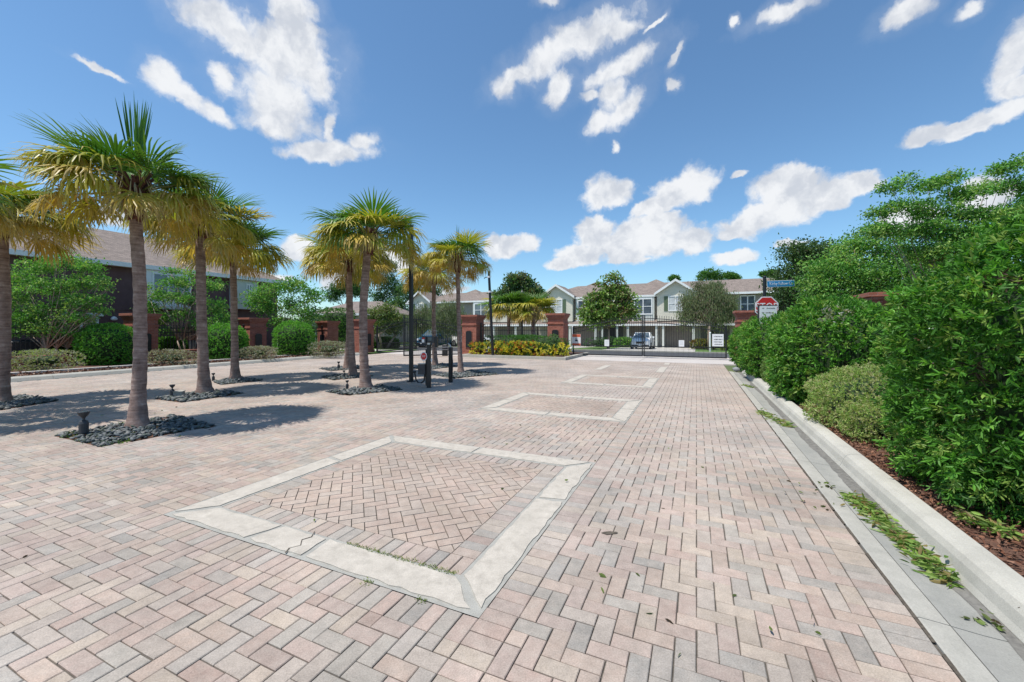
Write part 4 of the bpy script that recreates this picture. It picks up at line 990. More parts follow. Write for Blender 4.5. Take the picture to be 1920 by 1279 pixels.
# trees behind the right hedge
tree('crape_myrtle', 'open branching tree with leaf sprays above the huge right bush', (10.3, 9.5, 0),
     pxblobs([(1672, 352, 22, 7), (1700, 338, 20, 7), (1740, 348, 30, 9), (1775, 335, 30, 8), (1800, 365, 40, 12), (1850, 352, 28, 9), (1885, 318, 24, 9), (1910, 302, 18, 8), (1905, 345, 30, 11), (1650, 398, 22, 9), (1700, 388, 40, 11), (1760, 400, 50, 13), (1830, 405, 50, 13), (1895, 398, 40, 16), (1660, 432, 34, 12), (1730, 430, 50, 16), (1810, 440, 60, 18), (1900, 440, 50, 24), (1780, 470, 80, 24), (1960, 370, 40, 40)], 9.5, .8),
     trunk_r=.03, stems=5, n=30000, leaf=(.08, .036), seed=31, bark='bark', cluster=.15, per=20, group='trees behind the right bushes', fork_z=1.0)
tree('crape_myrtle', 'dense green tree between the street sign and the open branching tree', (12.8, 14.0, 0),
     pxblobs([(1640, 430, 30, 13), (1600, 460, 40, 22), (1660, 470, 60, 30), (1570, 500, 55, 25), (1630, 520, 80, 30), (1720, 500, 70, 34), (1760, 520, 60, 30), (1548, 535, 50, 28), (1800, 540, 60, 30), (1640, 545, 60, 20), (1560, 560, 60, 14)], 14.0, .7),
     trunk_r=.06, stems=4, n=30000, leaf=(.10, .05), seed=32, bark='palebark', cluster=.28, per=24, group='trees behind the right bushes', fork_z=1.0)
tree('shade_tree', 'dull green tree rising behind the blue street name sign', (14.8, 23.5, 0),
     pxblobs([(1500, 470, 38, 20), (1478, 500, 26, 20), (1530, 480, 50, 28), (1500, 520, 48, 24), (1560, 500, 60, 30), (1470, 545, 36, 22), (1520, 560, 50, 24), (1465, 575, 40, 18)], 23.5, .8),
     trunk_r=.14, n=15000, leaf=(.17, .09), cols=[(.05, .10, .035), (.07, .13, .045), (.09, .16, .05)], seed=33, cluster=.5, per=22, group='trees behind the right bushes')
# left hedge balls
def ball(label, px, pyb, w_px, pyt, seed):
    b = G(px, pyb); rr = w_px / 2 * b[1] / F * 1.0; Y = b[1] + rr; zt = H + (HY - pyt) * Y / F
    return shrub('clipped_bush', label, 'shrub', ((px - 960) * Y / F, Y, .05), (rr * 1.03, rr, zt - .05), p=2.5, n=15000, leaf=(.075, .035), cols=GREEN_BALL, seed=seed, amp=.035, rosette=6, group='round clipped bushes along the left kerb')
ball('round clipped bush left of the nearest palm trunk', 203, 691, 84, 608, 41)
ball('round clipped bush between the second and third palm trunks', 422, 681, 70, 608, 42)
ball('round clipped bush right of the brick pillar with black panel', 551, 673, 66, 603, 43)
def lowshrub(label, px0, px1, pyb, pyt, seed, cols=GREY, dep=.5):
    px = (px0 + px1) / 2; b = G(px, pyb, .1); Y = b[1] + dep; hw = (px1 - px0) / 2 * Y / F; zt = H + (HY - pyt) * Y / F
    return shrub('low_shrub', label, 'shrub', ((px - 960) * Y / F, Y, .1), (hw, dep, zt - .1), p=3, n=9000, leaf=(.05, .02), cols=cols, seed=seed, amp=.1, rosette=6, group='low dry shrubs along the left kerb', fill=.6, shell=.3)
lowshrub('long low sage grey shrub at the left edge', 8, 150, 697, 657, 51, SAGE[:2] + GREY)
lowshrub('low dry brown shrub right of the nearest palm trunk', 264, 372, 687, 657, 52, GREY + [(.2, .14, .11), (.16, .11, .08)])
lowshrub('low dry shrub below the brick pillar with black panel', 452, 518, 676, 650, 53, GREY + [(.2, .14, .11)])
lowshrub('low dry shrub left of the paired palm trunks', 584, 652, 670, 640, 54, GREY + [(.2, .14, .11), (.15, .2, .08)], .8)
# bright low hedges behind the fence
for (lb, x0, x1, yt, yb, Y, sd2) in [('bright green low hedge behind the fence below the plum house window', 98, 165, 635, 650, 17.8, 55), ('bright green low hedge behind the fence right of the first brick pillar', 290, 345, 635, 650, 22.5, 56),
                                   ('leafy bush behind the small brick pillar', 585, 668, 578, 650, 33, 57), ('low green hedge behind the paired palm trunks by the sidewalk', 694, 748, 634, 652, 34, 58)]:
    zt = H + (HY - yt) * Y / F; hw = (x1 - x0) / 2 * Y / F
    shrub('green_hedge', lb, 'hedge', (((x0 + x1) / 2 - 960) * Y / F, Y, 0), (hw, .6, zt), p=3, n=9000, leaf=(.12, .06), cols=[(.08, .2, .03), (.12, .28, .05), (.06, .15, .025)], seed=sd2, rosette=5)
# island hedges
shrub('green_hedge', 'long low green hedge in front of the iron fence between the gate pillars', 'hedge', W(22.4, -9.4, .1), (2.85, .55, 1.08), p=3.5, n=16000, leaf=(.08, .035), cols=[(.08, .2, .04), (.11, .26, .06), (.06, .15, .03)], seed=61, rosette=6, amp=.06, rz=ROT)
shrub('croton_hedge', 'yellow and orange leaved croton hedge in front of the green hedge', 'hedge', W(21.15, -9.15, .1), (2.95, .5, .68), p=3.5, n=14000, leaf=(.15, .06), cols=CROTON, seed=62, rosette=9, amp=.10, rz=ROT, fill=.6, shell=.3, fr=6, up=.8)
shrub('small_shrub', 'small sage shrub at the foot of the brick gate pillar', 'shrub', W(22.2, -7.4, .1), (.4, .4, 1.2), p=2.2, n=2500, leaf=(.07, .03), cols=[(.14, .24, .1), (.2, .3, .14)], seed=63)

# ------------------------------------------------------------------ brick pillars
def pillar(label, u, v, w, h, panel=None, group='brick pillars of the entrance'):
    """panel: list of faces with the black inset ('near','right','left')"""
    t = thing('brick_pillar', label, 'pillar', W(u, v), ROT, group); a = w / 2
    m = MB(); m.box(-a - .05, a + .05, -a - .05, a + .05, 0, .22); m.box(-a, a, -a, a, .22, h - .62)
    m.build('shaft', M['brick'], t)
    m = MB(); m.box(-a - .035, a + .035, -a - .035, a + .035, h - .62, h - .54); m.box(-a + .01, a - .01, -a + .01, a - .01, h - .54, h - .28)
    m.box(-a - .03, a + .03, -a - .03, a + .03, h - .28, h - .2); m.box(-a - .07, a + .07, -a - .07, a + .07, h - .2, h - .11); m.box(-a - .11, a + .11, -a - .11, a + .11, h - .11, h)
    m.build('cap', M['brick'], t)
    for fc in (panel or []):
        pw, z0, z1 = w * .2, .5, h - .95
        m = MB(); d = .012
        arch = [(-pw, z0), (pw, z0), (pw, z1 - .06), (pw * .6, z1), (-pw * .6, z1), (-pw, z1 - .06)]
        frm = [(x * 1.18, z0 - .05 if z == z0 else z + .05) for x, z in arch]
        if fc == 'near':
            m.prism(frm, -a - .022, -a - .001, 1); m.prism(arch, -a - .04, -a - .0225, 0)
        else:
            sgn = 1 if fc == 'right' else -1
            m.xprism(frm, sgn * (a + .001), sgn * (a + .022), 1); m.xprism(arch, sgn * (a + .0225), sgn * (a + .04), 0)
        m.build('black_panel', [M['black'], M['brick']], t)
    return t
def pillar_px(label, px, Y, w, ptop, panel, **k):
    x = (px - 960) * Y / F; u, v = UV(x, Y); return pillar(label, u, v, w, H + (HY - ptop) * Y / F, panel, **k)
pillar_px('brick pillar partly behind the nearest palm trunk', 264, 19.6, .95, 588, ['near', 'right'])
pillar_px('brick pillar with black panel beside the third palm trunk', 474, 24.3, 1.0, 596, ['near', 'right'])
pillar_px('small brick pillar against leafy bush left of the paired palm trunks', 615, 29.0, .95, 602, ['near'])
pillar_px('dark brick pillar half hidden behind the paired palm trunks', 682, 27.5, .9, 599, ['right'])
pillar_px('brick pillar left of the thin leaning pole at the island hedge', 887, 24.8, .98, 591, ['near', 'left'])
pillar_px('brick pillar with plaque at the left end of the closed double gate', 1046, 24.0, .95, 588, ['near', 'left'])
pillar_px('brick pillar at the right end of the gate behind the stop sign', 1402, 22.6, 1.15, 583, ['near'])
pillar_px('brick pillar showing over the bushes at far right', 1668, 10.9, 1.0, 550, [])
# plaques / house number plate on two pillars left out of reach: small pale plates
def fence(label, u0, v0, u1, v1, h=1.75, z0=.1, sp=.13, post=2.4, group='black iron fences'):
    L_ = math.hypot(u1 - u0, v1 - v0); x0, y0, _ = W(u0, v0); x1, y1, _ = W(u1, v1)
    t = thing('iron_fence', label, 'fence', (x0, y0, 0), math.atan2(y1 - y0, x1 - x0), group)
    n_ = int(L_ / post); 
    for i in range(n_ + 1):
        m = MB(); x = L_ * i / max(1, n_); m.box(x - .035, x + .035, -.035, .035, 0, h + .05); m.lathe([(.04, 0), (.045, .03), (.02, .07), (.002, .1)], (x, 0, h + .05), 8); m.build('post', M['black'], t)
    m = MB()
    k = 0; x = sp
    while x < L_: m.box(x - .009, x + .009, -.009, .009, z0, h); m.lathe([(.016, 0), (.004, .07), (.001, .09)], (x, 0, h), 4); x += sp
    m.build('pickets', M['black'], t)
    for z in (z0 + .12, h - .32, h - .1):
        m = MB(); m.box(0, L_, -.018, .018, z - .018, z + .018); m.build('rail', M['black'], t)
    return t
fence('iron fence at the far left in front of the plum house', -2, -24.2, *UV((264 - 960) * 19.6 / F - .3, 19.4), )
pA, pB, pC = UV((264 - 960) * 19.6 / F, 19.6), UV((474 - 960) * 24.3 / F, 24.3), UV((615 - 960) * 29 / F, 29.0)
fence('iron fence between the first two brick pillars on the left', pA[0] + .55, pA[1], pB[0] - .55, pB[1])
fence('iron fence right of the brick pillar beside the third palm', pB[0] + .55, pB[1], pC[0] - .5, pC[1])
pE, pF = UV((887 - 960) * 24.8 / F, 24.8), UV((1046 - 960) * 24.0 / F, 24.0)
fence('iron fence behind the island hedges between two brick pillars', pE[0], pE[1] + .55, pF[0], pF[1] - .55, h=1.85)
fence('iron fence hidden behind the bushes on the right', 23.4, 4.2, 23.4, 12, h=1.8)
# low brick ledge behind the left shrubs
mb = MB(); L0 = pA[0]; mb.box(-23.6, -23.3, 2, L0 - .6, .05, .5); mb.box(-23.64, -23.26, 2, L0 - .6, .5, .56)
tag(mb.build('low_wall', M['brick'], rz=ROT), 'low brick planter wall below the fence at far left', 'wall', 'low planter walls')
mb = MB(); mb.box(-23.6, -23.3, L0 + .6, pB[0] - .6, .05, .5); mb.box(-23.64, -23.26, L0 + .6, pB[0] - .6, .5, .56)
tag(mb.build('low_wall', M['brick'], rz=ROT), 'low brick planter wall between the first two left pillars', 'wall', 'low planter walls')

# ------------------------------------------------------------------ gates
def gate_leaf(label, p0, p1, h_hinge, h_free, z0=.08, group='arched iron gate leaves'):
    """p0 hinge, p1 free end (world xy)"""
    L_ = math.hypot(p1[0] - p0[0], p1[1] - p0[1])
    t = thing('gate_leaf', label, 'gate', (p0[0], p0[1], 0), math.atan2(p1[1] - p0[1], p1[0] - p0[0]), group)
    ht = lambda x: h_hinge + (h_free - h_hinge) * math.sin(math.pi / 2 * x / L_)
    m = MB(); m.box(0, .07, -.035, .035, z0, ht(0) + .05); m.build('hinge_stile', M['black'], t)
    m = MB(); m.box(L_ - .07, L_ - .005, -.035, .035, z0, ht(L_) + .08); m.build('meeting_stile', M['black'], t)
    m = MB(); m.box(.07, L_ - .07, -.025, .025, z0, z0 + .06); m.build('bottom_rail', M['black'], t)
    m = MB(); m.box(.07, L_ - .07, -.02, .02, .62, .67); m.build('middle_rail', M['black'], t)
    for off in (-.12, -.34):
        m = MB(); m.tube([(.07 + (L_ - .14) * i / 14, 0, ht(.07 + (L_ - .14) * i / 14) + off) for i in range(15)], .02, 6); m.build('arched_rail', M['black'], t)
    m = MB(); n_ = int(L_ / .12)
    for i in range(1, n_):
        x = L_ * i / n_; m.box(x - .009, x + .009, -.009, .009, z0 + .06, ht(x)); m.lathe([(.017, 0), (.004, .06), (.001, .08)], (x, 0, ht(x)), 4)
    m.build('pickets', M['black'], t)
    m = MB()
    for i in range(n_):
        x = L_ * (i + .5) / n_; m.box(x - .008, x + .008, -.008, .008, z0 + .06, .62)
    m.build('lower_pickets', M['black'], t)
    return t
gu = 23.8
gL, gM, gR = W(gu, -6.72), W(gu, fv(1206, gu)), W(gu, 1.42)
gate_leaf('left leaf of the closed double gate', gL, (gM[0] - .012, gM[1] + .006), 1.72, 2.3)
gate_leaf('right leaf of the closed double gate', gR, (gM[0] + .012, gM[1] - .006), 1.72, 2.3)
gate_leaf('gate leaf swung open in the left lane beyond the black pole', (-3.05, 24.55), (-6.1, 23.05), 1.78, 2.3)
gate_leaf('second leaf of the left lane gate standing open behind the paired palms', (-9.0, 27.3), (-7.2, 31.0), 1.78, 2.3)
# signs hung on the gate
def textmesh(s, size, ext=.002, align='CENTER'):
    cu_ = bpy.data.curves.new('t', 'FONT'); cu_.body = s; cu_.size = size; cu_.extrude = ext; cu_.align_x = align; cu_.align_y = 'CENTER'; cu_.resolution_u = 3
    o = bpy.data.objects.new('t', cu_); C.objects.link(o); dg = bpy.context.evaluated_depsgraph_get(); me = bpy.data.meshes.new_from_object(o.evaluated_get(dg))
    bpy.data.objects.remove(o); return me
def add_text(s, size, mat, parent, loc, name='lettering', sx=1):
    me = textmesh(s, size); me.materials.clear(); me.materials.append(mat); o = obj(name, me, parent); o.rotation_euler = (R(90), 0, 0); o.location = loc; o.scale = (sx, 1, 1); return o
def plate(name, label, cat, px0, px1, py0, py1, Y, mat, rz=ROT, thick=.01, group=None):
    cx = ((px0 + px1) / 2 - 960) * Y / F; w = (px1 - px0) * Y / F / 1.0; z1 = H + (HY - py0) * Y / F; z0 = H + (HY - py1) * Y / F
    t = thing(name, label, cat, (cx, Y, z0), rz, group); m = MB(); m.box(-w / 2, w / 2, -thick, thick, 0, z1 - z0); m.build('plate', mat, t); return t, w, z1 - z0
def gate_Y(px, d=.06): v = fv(px, gu - d); return W(gu - d, v)[1]
t, w, h = plate('warning_sign', 'orange and white warning sign hung on the left gate leaf', 'sign', 1072.5, 1089, 626.5, 648, gate_Y(1081), M['signwhite'])
for zz in ((h - .17, h - .01), (.01, .13)): m = MB(); m.box(-w / 2 + .01, w / 2 - .01, -.014, -.0105, *zz); m.build('red_band', M['orange'], t)
m = MB(); m.prism([(-.06, h * .62), (.0, h * .66), (.02, h * .5), (.10, h * .45), (.07, h * .38), (-.05, h * .37), (-.09, h * .45), (-.03, h * .5)], -.014, -.0105); m.build('pictogram', M['ink'], t)
t, w, h = plate('notice_sign', 'small white notice in the middle of the left gate leaf', 'sign', 1133.5, 1142, 637, 649, gate_Y(1138), M['signwhite'])
m = MB(); [m.box(-w * .3, w * .3, -.013, -.0105, h * (.75 - .2 * k) - .008, h * (.75 - .2 * k) + .008) for k in range(3)]; m.build('faint_lines', M['curtain'], t)
t, w, h = plate('notice_sign', 'small white notice on the right gate leaf', 'sign', 1273, 1282.5, 638, 650, gate_Y(1278), M['signwhite'])
m = MB(); [m.box(-w * .3, w * .3, -.013, -.0105, h * (.75 - .2 * k) - .008, h * (.75 - .2 * k) + .008) for k in range(3)]; m.build('faint_lines', M['curtain'], t)
def squiggle(parent, w, h, rows, mat, seed, y=-.0135, name='blurred_writing', th=.03):
    """unreadable lines of writing: short uneven strokes"""
    r = random.Random(seed)
    for (fz, x0, x1) in rows:
        x = x0 * w; m = MB()
        while x < x1 * w:
            q = r.uniform(.012, .03); m.box(x, x + q, y, y + .002, fz * h - th * r.uniform(.5, 1), fz * h + th * r.uniform(.5, 1)); x += q + r.uniform(.006, .02)
        m.build(name, mat, parent)
t, w, h = plate('notice_sign', 'larger white notice with dark lines of writing on the right gate leaf', 'sign', 1336.5, 1355.5, 626.5, 649.5, gate_Y(1346), M['signwhite'])
squiggle(t, w, h, [(.8, -.36, .38), (.56, -.36, .4), (.36, -.36, .3), (.16, -.3, .36)], M['ink'], 3)
# stop sign, street name sign, notice
SY = 14.5; sx_ = (1433.5 - 960) * SY / F
t = thing('sign_post', 'black post carrying the stop sign and the blue street name sign', 'sign post', (sx_, SY, 0)); m = MB(); m.tube([(0, 0, 0), (0, 0, H + (HY - 521) * SY / F)], .052, 14); m.build('pole', M['black'], t)
m = MB(); m.lathe([(.056, 0), (.06, .03), (.03, .06), (.004, .075)], (0, 0, H + (HY - 521) * SY / F), 12); m.build('finial', M['black'], t)
st = thing('stop_sign', 'red octagonal stop sign partly hidden by the white notice', 'sign', ((1435 - 960) * SY / F, SY - .075, H + (HY - 577) * SY / F), R(-6))
ro = 20.5 * SY / F / math.cos(R(22.5))
octa = lambda q: [(q * math.cos(R(22.5 + 45 * k)), q * math.sin(R(22.5 + 45 * k))) for k in range(8)]
m = MB(); m.prism(octa(ro), -.006, .006); m.build('white_border', M['signwhite'], st)
m = MB(); m.prism(octa(ro * .91), -.010, -.0065); m.build('red_face', M['red'], st)
m = MB(); m.prism(octa(ro * 1.04), .0065, .02); m.build('backing_frame', M['black'], st)
add_text('STOP', .42, M['signwhite'], st, (0, -.012, .0), sx=.74)
for o_ in st.children: pass
bl = thing('street_name_sign', 'blue street name blade with white border and white lettering', 'sign', ((1437 - 960) * SY / F, SY - .02, H + (HY - 533) * SY / F), R(8))
bl.rotation_euler = (0, R(-2.5), R(6)); bw = 57 * SY / F; bh = .235
def rr(x0, x1, z0, z1, q): return [(x0 + q, z0), (x1 - q, z0), (x1, z0 + q), (x1, z1 - q), (x1 - q, z1), (x0 + q, z1), (x0, z1 - q), (x0, z0 + q)]
m = MB(); m.prism(rr(0, bw, -bh / 2, bh / 2, .03), -.004, .004); m.build('white_border', M['signwhite'], bl)
m = MB(); m.prism(rr(.022, bw - .022, -bh / 2 + .022, bh / 2 - .022, .02), -.008, -.0045); m.build('blue_face', M['blue'], bl)
add_text('Kirby Fallow Ct', .155, M['signwhite'], bl, (bw / 2, -.0095, 0), sx=.88)
NY = 12.6; nx = (1440.5 - 960) * NY / F; nz0 = H + (HY - 611) * NY / F; nz1 = H + (HY - 573.5) * NY / F
t = thing('notice_board', 'white notice with rows of writing on a dark frame in front of the stop sign', 'sign', (nx, NY, 0), R(-4)); w = 31 * NY / F
m = MB(); m.box(-w / 2 - .035, -w / 2 + .02, .012, .06, 0, nz1 + .02); m.build('post', M['charcoal'], t)
m = MB(); m.box(-w / 2, w / 2, -.006, .012, nz0, nz1); m.build('panel', M['signwhite'], t)
m = MB(); m.box(-w / 2 - .015, w / 2 + .015, -.008, .014, nz1 + .001, nz1 + .022); m.build('top_rail', M['black'], t)
h = nz1 - nz0
r_ = random.Random(5)
for (fz, x0, x1) in [(.88, -.36, -.28), (.88, -.12, .4), (.66, -.38, -.26), (.66, -.16, .3), (.46, -.36, -.26), (.46, -.05, .36), (.22, -.38, -.28), (.22, -.1, .1)]:
    x = x0 * w; m = MB()
    while x < x1 * w: q = r_.uniform(.01, .026); m.box(x, x + q, -.009, -.0065, nz0 + fz * h - .014, nz0 + fz * h + .014 * r_.uniform(.3, 1.3)); x += q + r_.uniform(.004, .014)
    m.build('blurred_writing', M['garage'], t)
m = MB(); m.box(-.4 * w, -.05 * w, -.009, -.0065, nz0 + .03, nz0 + .075); m.build('red_writing', M['pinksign'], t)

# ------------------------------------------------------------------ poles, keypad, spotlights
def base_at(px, py): return G(px, py)
p = base_at(771, 716); zt = H + (HY - 424) * p[1] / F
t = thing('black_pole', 'tall square black pole rising into the palm crown', 'pole', p, ROT)
m = MB(); m.bbox(-.052, .052, -.052, .052, 0, zt, .01); m.build('shaft', M['black'], t); m = MB(); m.bbox(-.1, .1, -.1, .1, 0, .03, .008); m.build('base_plate', M['black'], t)
m = MB(); m.bbox(-.06, .06, -.06, .06, zt, zt + .03, .008); m.build('cap', M['black'], t)
p = base_at(845, 717); zt = H + (HY - 651) * p[1] / F
t = thing('black_post', 'short black post with pipe elbow on top right of the keypad post', 'post', p, ROT)
m = MB(); m.bbox(-.05, .05, -.05, .05, 0, zt, .01); m.build('shaft', M['black'], t); m = MB(); m.tube([(.04, 0, zt * .86), (.07, 0, zt * .6), (.055, .0, .1)], .016, 7); m.build('conduit', M['charcoal'], t)
m = MB(); m.tube([(0, 0, zt), (-.03, 0, zt + .07), (-.09, 0, zt + .1)], .02, 7); m.build('elbow', M['silver'], t)
p = base_at(806, 727); Yk = p[1]; Z = lambda py: H + (HY - py) * Yk / F; X = lambda px: (px - 806) * Yk / F
t = thing('keypad_post', 'black access keypad post with box, conduit and small round stop plate', 'keypad post', p, 0)
m = MB(); m.bbox(X(800.5), X(808), -.05, .05, 0, Z(643), .01); m.build('post', M['black'], t)
m = MB(); m.bbox(X(797.5), X(801), -.0, .12, 0.05, Z(655), .006); m.build('rear_post', M['black'], t)
m = MB(); m.bbox(X(801), X(807.5), -.056, .056, Z(646), Z(642), .008); m.build('post_cap', M['silver'], t)
m = MB(); m.bbox(X(792), X(801), -.13, .1, Z(645), Z(630.5), .01); m.build('keypad_box', M['charcoal'], t)
m = MB(); m.box(X(793), X(797.5), -.137, -.131, Z(642), Z(636)); m.build('label_plate', M['signwhite'], t); m = MB(); m.box(X(794), X(798), -.139, -.131, Z(635.5), Z(633)); m.build('red_label', M['red'], t)
m = MB(); m.bbox(X(801.5), X(817), -.1, .08, Z(641), Z(631), .01); m.build('call_box', M['charcoal'], t); m = MB(); m.box(X(804), X(811), -.107, -.101, Z(638.5), Z(632.5)); m.build('screen', M['glass'], t)
m = MB(); m.box(X(801), X(818), -.09, -.02, Z(642.5), Z(641.2)); m.build('shelf', M['black'], t)
m = MB(); m.bbox(X(816.2), X(821), -.12, .08, Z(651), Z(630.5), .01); m.build('hood_side', M['black'], t)
m = MB(); m.bbox(X(784.8), X(798), -.09, .07, Z(701.5), Z(682.5), .01); m.build('junction_box', M['charcoal'], t)
m = MB(); m.box(X(784.2), X(798.4), -.1, .08, Z(682.3), Z(681.3)); m.build('box_lid', M['silver'], t)
pp = [(X(777), 0, Z(697)), (X(778.5), 0, Z(704)), (X(780), 0, Z(712)), (X(784), 0, Z(717)), (X(790), 0, Z(718)), (X(795), 0, Z(714)), (X(796), 0, Z(707)), (X(796), 0, Z(701))]
m = MB(); m.tube(pp, .022, 9); m.build('conduit', M['black'], t); m = MB(); m.tube([(X(774), 0, Z(697.5)), (X(780.5), 0, Z(697))], .026, 8); m.build('conduit_elbow', M['black'], t)
m = MB(); m.tube([(X(808), -.02, Z(672)), (X(810.3), -.02, Z(676)), (X(810.5), -.02, Z(690)), (X(808), -.02, Z(697))], .008, 6); m.build('cable', M['silver'], t)
m = MB(); m.box(X(808.2), X(810.5), -.03, .0, Z(678), Z(672)); m.build('white_clip', M['signwhite'], t)
pl = MB(); cz = Z(667.8); cx_ = X(795.5); q = 6.2 * Yk / F
pl.prism([(cx_ + q * math.cos(R(10 * k)), cz + q * 1.38 * math.sin(R(10 * k))) for k in range(36)], -.075, -.068); po = pl.build('round_plate', M['signwhite'], t)
m = MB(); m.prism([(cx_ + q * .86 * math.cos(R(22.5 + 45 * k)), cz + q * 1.12 * math.sin(R(22.5 + 45 * k))) for k in range(8)], -.08, -.0755); m.build('red_octagon', M['red'], po)
me = textmesh('STOP', .055); me.materials.clear(); me.materials.append(M['signwhite']); o = obj('lettering', me, po); o.rotation_euler = (R(90), 0, 0); o.location = (cx_, -.082, cz); o.scale = (.75, 1.4, 1)
m = MB(); m.tube([(cx_, -.06, cz - q), (cx_, -.03, Z(684))], .008, 6); m.build('plate_bracket', M['silver'], t)

def spotlight(label, px, py, hpx, seed, box=False):
    p = G(px, py); s = hpx * p[1] / F
    t = thing('spotlight', label, 'spotlight', (p[0], p[1], .03), R(seed * 37 % 60 - 30), 'black garden spotlights in the pebble beds')
    m = MB(); m.lathe([(.14 * s, 0), (.165 * s, .05 * s), (.165 * s, .45 * s), (.13 * s, .56 * s), (.05 * s, .60 * s), (.04 * s, .66 * s)], (0, 0, 0), 14); m.build('base', M['charcoal'], t, smooth=False)
    m = MB(); m.lathe([(.05 * s, .66 * s), (.06 * s, .70 * s), (.16 * s, .82 * s), (.21 * s, .95 * s), (.20 * s, .97 * s), (.15 * s, .955 * s)], (0, 0, 0), 14); o = m.build('head', M['charcoal'], t)
    m = MB(); m.lathe([(.145 * s, .0), (.14 * s, .006)], (0, 0, .952 * s), 14); m.build('lens', M['glass'], o)
    return t
spotlight('spotlight left of the nearest palm', 157, 817, 43, 1)
spotlight('spotlight left of the second palm of the left row', 323, 745, 22, 2)
spotlight('spotlight left of the farthest palm of the left row', 400, 716, 15, 3)
spotlight('spotlight left of the front palm of the middle cluster', 651, 731, 16, 4)
spotlight('spotlight behind the paired trunks, in front of the second middle palm', 645, 709, 13, 5)
spotlight('spotlight left of the paired palm trunks', 635, 693, 14, 6)
p = G(335, 744); t = thing('valve_box', 'small grey valve box beside the second palm spotlight', 'box', (p[0], p[1], .02), .3); m = MB(); m.bbox(-.1, .1, -.08, .08, 0, .1, .01); m.build('body', M['gutter'], t); m = MB(); m.box(-.105, .105, -.085, .085, .101, .118); m.build('lid', M['kerb'], t)
# thin leaning pole and lantern
p = G(924.5, 671); tp_ = at(916.5, 508, p[1])
t = thing('leaning_pole', 'thin dark pole leaning left in front of the croton hedge', 'pole', p)
dx = tp_[0] - p[0]; m = MB(); m.tube([(0, 0, 0), (dx, 0, tp_[2])], [.085, .07], 10); m.build('shaft', M['black'], t)
for f in (.93, .76): m = MB(); m.tube([(dx * (f - .01), 0, tp_[2] * (f - .01)), (dx * (f + .01), 0, tp_[2] * (f + .01))], .09, 10); m.build('white_clamp', M['signwhite'], t)
m = MB(); m.tube([(dx * .9, 0, tp_[2] * .93), (dx - .2, 0, tp_[2] * .925), (dx - .26, 0, tp_[2] * .91)], .022, 6); m.build('side_arm', M['black'], t)
p = at(979, 640, 30); zt = H + (HY - 544) * 30 / F
t = thing('lamp_post', 'black lantern lamp post between the two short palms', 'lamp post', (p[0], 30, 0)); m = MB(); m.lathe([(.16, 0), (.16, .3), (.09, .4), (.07, 1), (.055, zt - .95), (.09, zt - .9)], (0, 0, 0), 12); m.build('pole', M['black'], t)
m = MB(); m.lathe([(.16, 0), (.26, .5)], (0, 0, zt - .88), 8); o = m.build('lantern', M['glass'], t); m = MB(); m.lathe([(.34, 0), (.3, .08), (.1, .25), (.04, .34), (.01, .42)], (0, 0, zt - .37), 12); m.build('cap', M['black'], t)
m = MB()
for k in range(8): a = k * math.pi / 4; m.tube([(.165 * math.cos(a), .165 * math.sin(a), zt - .88), (.265 * math.cos(a), .265 * math.sin(a), zt - .38)], .015, 4)
m.build('lantern_frame', M['black'], t)
# gate operator by the open leaf
p = G(832, 668); t = thing('gate_operator', 'dark gate motor box with silver arms beside the open gate leaf', 'gate motor', (p[0], 24.6, 0), 0)
m = MB(); m.bbox(-.16, .16, -.15, .15, 0, .62, .04); m.build('housing', M['charcoal'], t)
for z in (.36, .5): m = MB(); m.tube([(-.3, -.26, z), (.35, -.26, z + .02)], .025, 6); m.build('arm', M['silver'], t)

